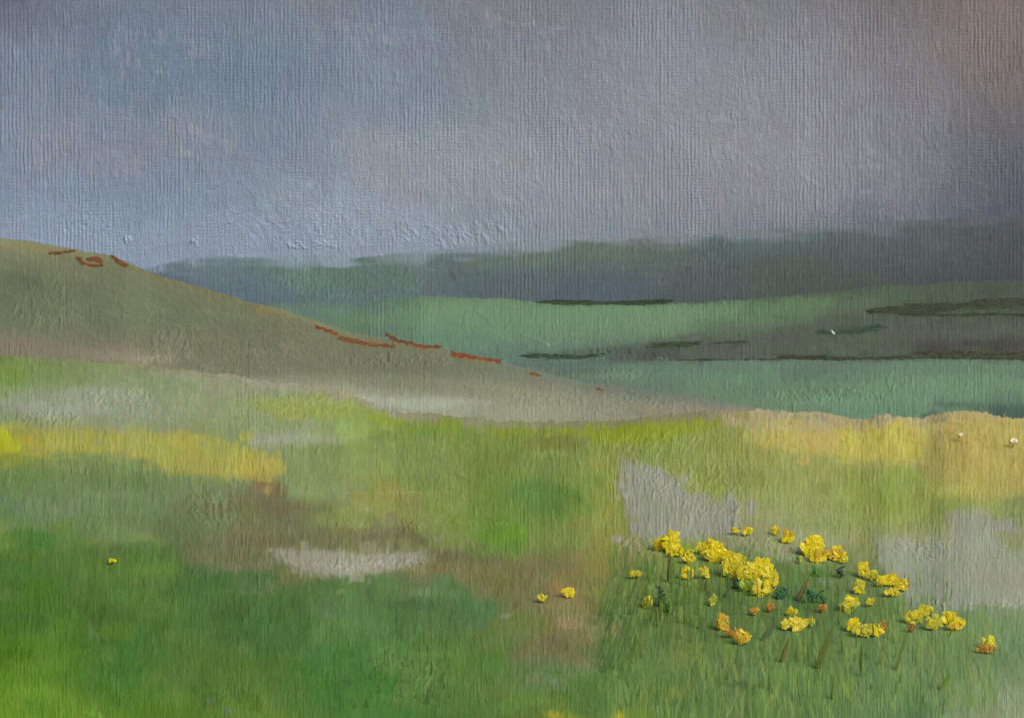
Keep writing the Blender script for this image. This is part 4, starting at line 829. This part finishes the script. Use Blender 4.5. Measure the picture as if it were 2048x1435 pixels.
# upright and leaning stalks one can tell apart
def stalk(pts, w, col0, label, name='stalk', cat='stalk', group='brown and olive stalks in the meadow', n=3, seed=0):
    r = random.Random(seed); (x0, y0), (x1, y1) = pts; w *= .58; col = np.array(col0)*.62+lin((96,128,66))*.38
    g = ground_at(x0, y0); u = g[1]/HW*T
    V, F, C = [], [], []
    for k in range(n):
        d = (k-(n-1)/2)*w/n
        add_blade(V, F, C, (d*u, -.01-r.random()*.012, r.uniform(-3, 3)*u), ((x1-x0+d*.8+r.uniform(-2, 2))*u, -.02, (y0-y1+r.uniform(-6, 6))*u), w/n*1.9*u, np.array(col)*r.uniform(.8, 1.2), bend=(r.uniform(-2, 2)*u, 0, 0), seg=8)
    o = mesh_object(name, V, F, np.array(C)*GB, blade_mat, loc=g); return tag(o, label, cat, group)
BR = lin((112,92,52)); OL = lin((112,124,50)); DK = lin((52,66,50)); TE = lin((44,96,66))
stalk([(1594,1200),(1616,1152)], 12, lin((116,82,50)), 'rust brown stalk leaning right under the big bright flower', seed=1)
stalk([(1450,1192),(1463,1158)], 9, lin((62,64,52)), 'dark stalk leaning right below the thick ridged flower', seed=2)
stalk([(1524,1280),(1541,1253)], 8, lin((58,78,56)), 'short dark green stalk below the two small orange flowers', seed=3)
stalk([(1562,1322),(1577,1275)], 12, BR, 'broad brown stalk below the palest wide flower', seed=4)
stalk([(1790,1338),(1813,1262)], 11, lin((112,122,52)), 'long olive stalk leaning under the flat rust flower', seed=5)
stalk([(1634,1335),(1664,1252)], 20, lin((108,118,54)), 'wide soft olive stalk below the small orange flower', seed=6)
stalk([(1880,1378),(1902,1342)], 11, lin((118,152,58)), 'short lime green stalk at the lower right', seed=7)
stalk([(1722,1350),(1726,1275)], 10, lin((108,140,62)), 'upright lime stalk below the cup shaped group', seed=8)
stalk([(1336,1160),(1341,1108)], 9, lin((112,104,52)), 'upright brown stalk under the tall bright flower', seed=9)
stalk([(1662,1395),(1667,1345)], 10, lin((112,128,60)), 'faint olive stalk low in the green right of centre', seed=10)
stalk([(1409,1180),(1412,1158)], 7, lin((112,84,60)), 'thin reddish brown stalk under the round dull flower', seed=11)
def leaf_plant(cx, cy, w, h, col, label, seed):
    r = random.Random(seed); g = ground_at(cx, cy+h*.5); u = g[1]/HW*T; V, F, C = [], [], []
    for k in range(int(w*h/40)+6):
        x = r.uniform(-.5, .5)*w*u; z = r.uniform(0, 1)*h*u; a = r.uniform(.3, 2.8)
        add_dab(V, F, C, (x, -.01-r.random()*.015, z), (math.cos(a), 0, math.sin(a)), (r.uniform(-.3, .3), -1, .2), r.uniform(8, 16)*u, r.uniform(3, 5)*u, 1.8*u, np.array(col)*r.uniform(.75, 1.3), r=r)
    o = mesh_object('leafy_plant', V, F, np.array(C)*GB, blade_mat, loc=g); return tag(o, label, 'plant', 'dark leafy plants between the flowers')
leaf_plant(1628,1192,44,24,lin((50,108,72)),'dark teal green leaves below the big bright flower',1)
leaf_plant(1679,1143,12,22,lin((62,96,72)),'small dark teal leaf below the ridged yellow flower',2)
leaf_plant(1560,1184,26,22,lin((62,112,76)),'green leaves right of the lowest flower of the densest mass',3)
leaf_plant(1473,1166,12,14,lin((40,76,62)),'very dark leaf under the left of the densest mass',4)
leaf_plant(1630,1140,12,18,lin((72,142,54)),'bright green leaf directly under the big bright flower',5)
leaf_plant(1320,1190,16,40,lin((84,116,72)),'grey green leaves low at the left of the clump',6)
leaf_plant(1340,1212,10,20,lin((82,146,48)),'bright green leaf in the dark green at the left of the clump',7)
# loose grass: beyond counting
V, F, C = [], [], []
rr = random.Random(5)
def grass(n, x0, x1, y0, y1, cols, hmin, hmax, w=2.4, lean=0.0):
    for _ in range(n):
        x = rr.uniform(x0, x1); y = rr.uniform(y0, y1)
        if y < float(mead_top(x))+6: continue
        g = ground_at(x, y); u = g[1]/HW*T; h = rr.uniform(hmin, hmax); c = lin(rr.choice(cols))*rr.uniform(.86, 1.14)
        add_blade(V, F, C, g, (g[0]+(lean*h+rr.gauss(0, 2.2))*u, g[1]-.01, g[2]+h*u), w*rr.uniform(.7, 1.4)*u, c, bend=(rr.gauss(0, 1.2)*u, 0, 0), seg=5)
grass(90, 1230, 1900, 1150, 1330, [(120,146,72),(108,138,66),(128,142,66)], 16, 48, 1.8)
grass(110, 1200, 1900, 1170, 1420, [(92,128,68),(98,130,70),(86,120,64),(104,134,72)], 14, 40, 2.6)
grass(36, 1190, 1262, 1200, 1345, [(88,124,70),(84,120,68),(98,130,72)], 36, 76, 2.4, .32)
grass(50, 1290, 1420, 1140, 1260, [(104,136,60),(94,130,60),(112,138,60)], 20, 44, 3.4)
grass(60, 1500, 2060, 842, 900, [(216,196,130),(214,192,116),(206,184,128)], 14, 28, 2.0)
grass(60, 700, 900, 1290, 1420, [(96,134,76),(88,126,66)], 12, 34, 3.2)
go = mesh_object('grass', V, F, np.array(C)*GB, blade_mat); tag(go, 'loose upright green and straw coloured grass blades through the meadow', 'grass', kind='stuff')

# =============================================================== BRACKEN on the brown hill, HEDGEROWS in the valley
def tuft_band(name, pts, w, col, label, cat, group, top, yb, Yb, Yt, seed, ll=9, dens=1.0, flat=.3, spread=.34, mat=None):
    r = random.Random(seed); p0 = pts[len(pts)//2]
    t = float(top(p0[0])); s = (yb-p0[1])/(yb-t); s = min(s, 1.0); Y = Yb+(Yt-Yb)*s; u = Y/HW*T
    g0 = P(p0[0], p0[1], Y); V, F, C = [], [], []
    for (xa, ya), (xb, yb2) in zip(pts[:-1], pts[1:]):
        n = int(math.hypot(xb-xa, yb2-ya)*w/22*dens)+3; an = math.atan2(-(yb2-ya), xb-xa)
        ns = int(math.hypot(xb-xa, yb2-ya)/(ll*.33))+2; n += ns
        for k in range(n):
            spine = k < ns
            q = (k+.5)/ns if spine else r.random()
            x = xa+(xb-xa)*q+(0 if spine else r.gauss(0, 1.5)); y = ya+(yb2-ya)*q+(r.gauss(0, .12)*w if spine else max(-.55, min(.55, r.gauss(0, spread)))*w*(.5+.9*abs(math.sin(x*.021+seed))))
            sx = min((yb-y)/(yb-float(top(x))), 1.0); Yx = Yb+(Yt-Yb)*sx; g = P(x, y, Yx)
            a = an+r.gauss(0, flat)
            add_dab(V, F, C, (g[0]-g0[0], g[1]-g0[1]-1.2*u, g[2]-g0[2]), (math.cos(a), 0, math.sin(a)), (r.uniform(-.1, .1), -1, .25), r.uniform(.4, 1.5)*ll*u, r.uniform(1.6, 3.8)*u, .7*u, np.array(col)*r.uniform(.85, 1.25), r=r)
    o = mesh_object(name, V, F, np.array(C)*GH, mat, loc=g0); return tag(o, label, cat, group)
brk_mat = paint_material('bracken_paint', .55, .3, 12.0, .02)
hed_mat = paint_material('hedge_paint', .55, .3, .8, .3)
B = dict(top=hill_top, yb=920.0, Yb=HB, Yt=HT_-.3, mat=brk_mat, cat='bracken', group='rust red bracken patches along the brown hill')
R1 = lin((122,84,50)); R2 = lin((122,94,62)); R3 = lin((130,80,44))
for k, (pts, w, c, lab) in enumerate([
 ([(100,506),(125,505),(148,501)], 4, R2, 'faint rust streak near the top of the brown hill, the leftmost'),
 ([(156,514),(168,527),(185,531),(205,530)], 4, R1, 'curved rust bracken stroke below the hill crest'),
 ([(176,518),(192,518),(204,522)], 8, R1, 'small rust bracken clump inside the curve below the crest'),
 ([(224,513),(236,521),(252,531)], 9, R1, 'rust bracken clump on the hill crest against the sky'),
 ([(634,653),(655,661),(672,666)], 7, R3, 'short dark rust bracken patch at the edge of the green valley'),
 ([(676,676),(710,683),(748,690),(790,692)], 7, R1, 'long rust bracken streak in the middle of the hill edge'),
 ([(776,670),(800,682),(845,693),(880,693)], 6, R1, 'forked rust bracken streak right above the long one'),
 ([(904,709),(945,714),(998,723)], 9, R3, 'thickest rust bracken bar near the foot of the hill'),
 ([(1060,747),(1070,748),(1080,751)], 9, R2, 'small round orange rust clump low on the hill, rightmost but one'),
 ([(1196,778),(1204,780)], 6, R2, 'faintest rust speck at the far right foot of the hill')]):
    tuft_band('bracken', pts, w, c, lab, seed=k+1, dens=3.2, spread=.22, **B)
H = dict(top=val_top, yb=850.0, Yb=420.0, Yt=898.0, mat=hed_mat, cat='hedge', group='dark hedgerows across the valley')
D1 = lin((56,78,60)); D2 = lin((58,72,54)); D3 = lin((64,70,50))
for k, (pts, w, c, lab) in enumerate([
 ([(1088,604),(1180,606),(1260,606),(1335,603)], 6, D1, 'thin dark green hedge between the blue hills and the pale green field'),
 ([(1745,622),(1800,619),(1880,615),(1960,608),(2070,603)], 13, D2, 'broad dark hedge at the upper right of the valley'),
 ([(1800,628),(1880,630),(1990,628),(2090,630)], 3.5, D2, 'thin dark line of hedge under the broad one at the right'),
 ([(1645,664),(1680,665),(1720,660),(1760,654)], 7, lin((56,84,66)), 'short dark teal hedge with a white speck at its left end'),
 ([(1055,711),(1100,712),(1150,714),(1196,711)], 6, D1, 'dark green hedge at the left end of the grey brown moor'),
 ([(1310,691),(1350,690),(1395,686)], 6, D1, 'soft dark hedge above the left of the grey brown moor'),
 ([(1440,686),(1490,683)], 3, D1, 'shortest thin hedge line on the moor'),
 ([(1562,716),(1600,717),(1640,715)], 10, D3, 'brown olive hedge at the left end of the long boundary line'),
 ([(1640,717),(1760,717),(1880,716),(1960,716),(2090,719)], 5, D2, 'long dark hedge bounding the lower field'),
 ([(1830,706),(1900,708),(1960,710),(2090,708)], 9, D3, 'olive hedge growing above the long dark boundary at the right'),
 ([(1340,721),(1400,720),(1560,719)], 2.5, lin((68,78,68)), 'faint line of hedge left of the brown olive one')]):
    tuft_band('hedgerow', pts, w, c, lab, seed=k+31, ll=26, dens=2.6, flat=.07, **H)
V, F, C = [], [], []
g = P(1663, 664, 575); u = 575/HW*T
for dx, dz, L, a in [(0, 0, 9, 2.2), (2, -2, 7, 2.4), (-2, 2, 6, 2.0)]:
    add_dab(V, F, C, (dx*u, -2, dz*u), (math.cos(a), 0, math.sin(a)), (0, -1, .3), L*u, 5*u, 3*u, lin((222,236,228)))
tag(mesh_object('white_rock', V, F, np.array(C), hed_mat, loc=g), 'tiny white speck of rock at the left end of the teal hedge', 'rock')

# =============================================================== LIGHT, WORLD, CAMERA
w = bpy.data.worlds.new('World'); sc.world = w; w.use_nodes = True
nt = w.node_tree; bg = nt.nodes['Background']; st = nt.nodes.new('ShaderNodeTexSky'); st.sky_type = 'NISHITA'; st.sun_disc = False; st.dust_density = 7.0; st.air_density = .6; st.ozone_density = .5
EL, AZ = math.radians(38), math.radians(128)      # the sun stands behind the viewer's right shoulder
st.sun_elevation = EL; st.sun_rotation = AZ
nt.links.new(st.outputs[0], bg.inputs[0]); bg.inputs[1].default_value = .08
sd = bpy.data.lights.new('sun', 'SUN'); sd.energy = 1.9; sd.angle = math.radians(36); sd.color = (1, .93, .84)
so = bpy.data.objects.new('sun', sd); COL.objects.link(so)
from mathutils import Vector
d = Vector((math.sin(AZ)*math.cos(EL), math.cos(AZ)*math.cos(EL), math.sin(EL)))
so.rotation_euler = d.to_track_quat('Z', 'Y').to_euler()
cd = bpy.data.cameras.new('camera'); co = bpy.data.objects.new('camera', cd); COL.objects.link(co)
cd.sensor_width = 36; cd.lens = 18/T; cd.clip_end = 30000; cd.clip_start = .1
co.rotation_euler = (math.radians(90), 0, 0); sc.camera = co
sc.view_settings.view_transform = 'Standard'; sc.view_settings.look = 'None'; sc.view_settings.exposure = 0
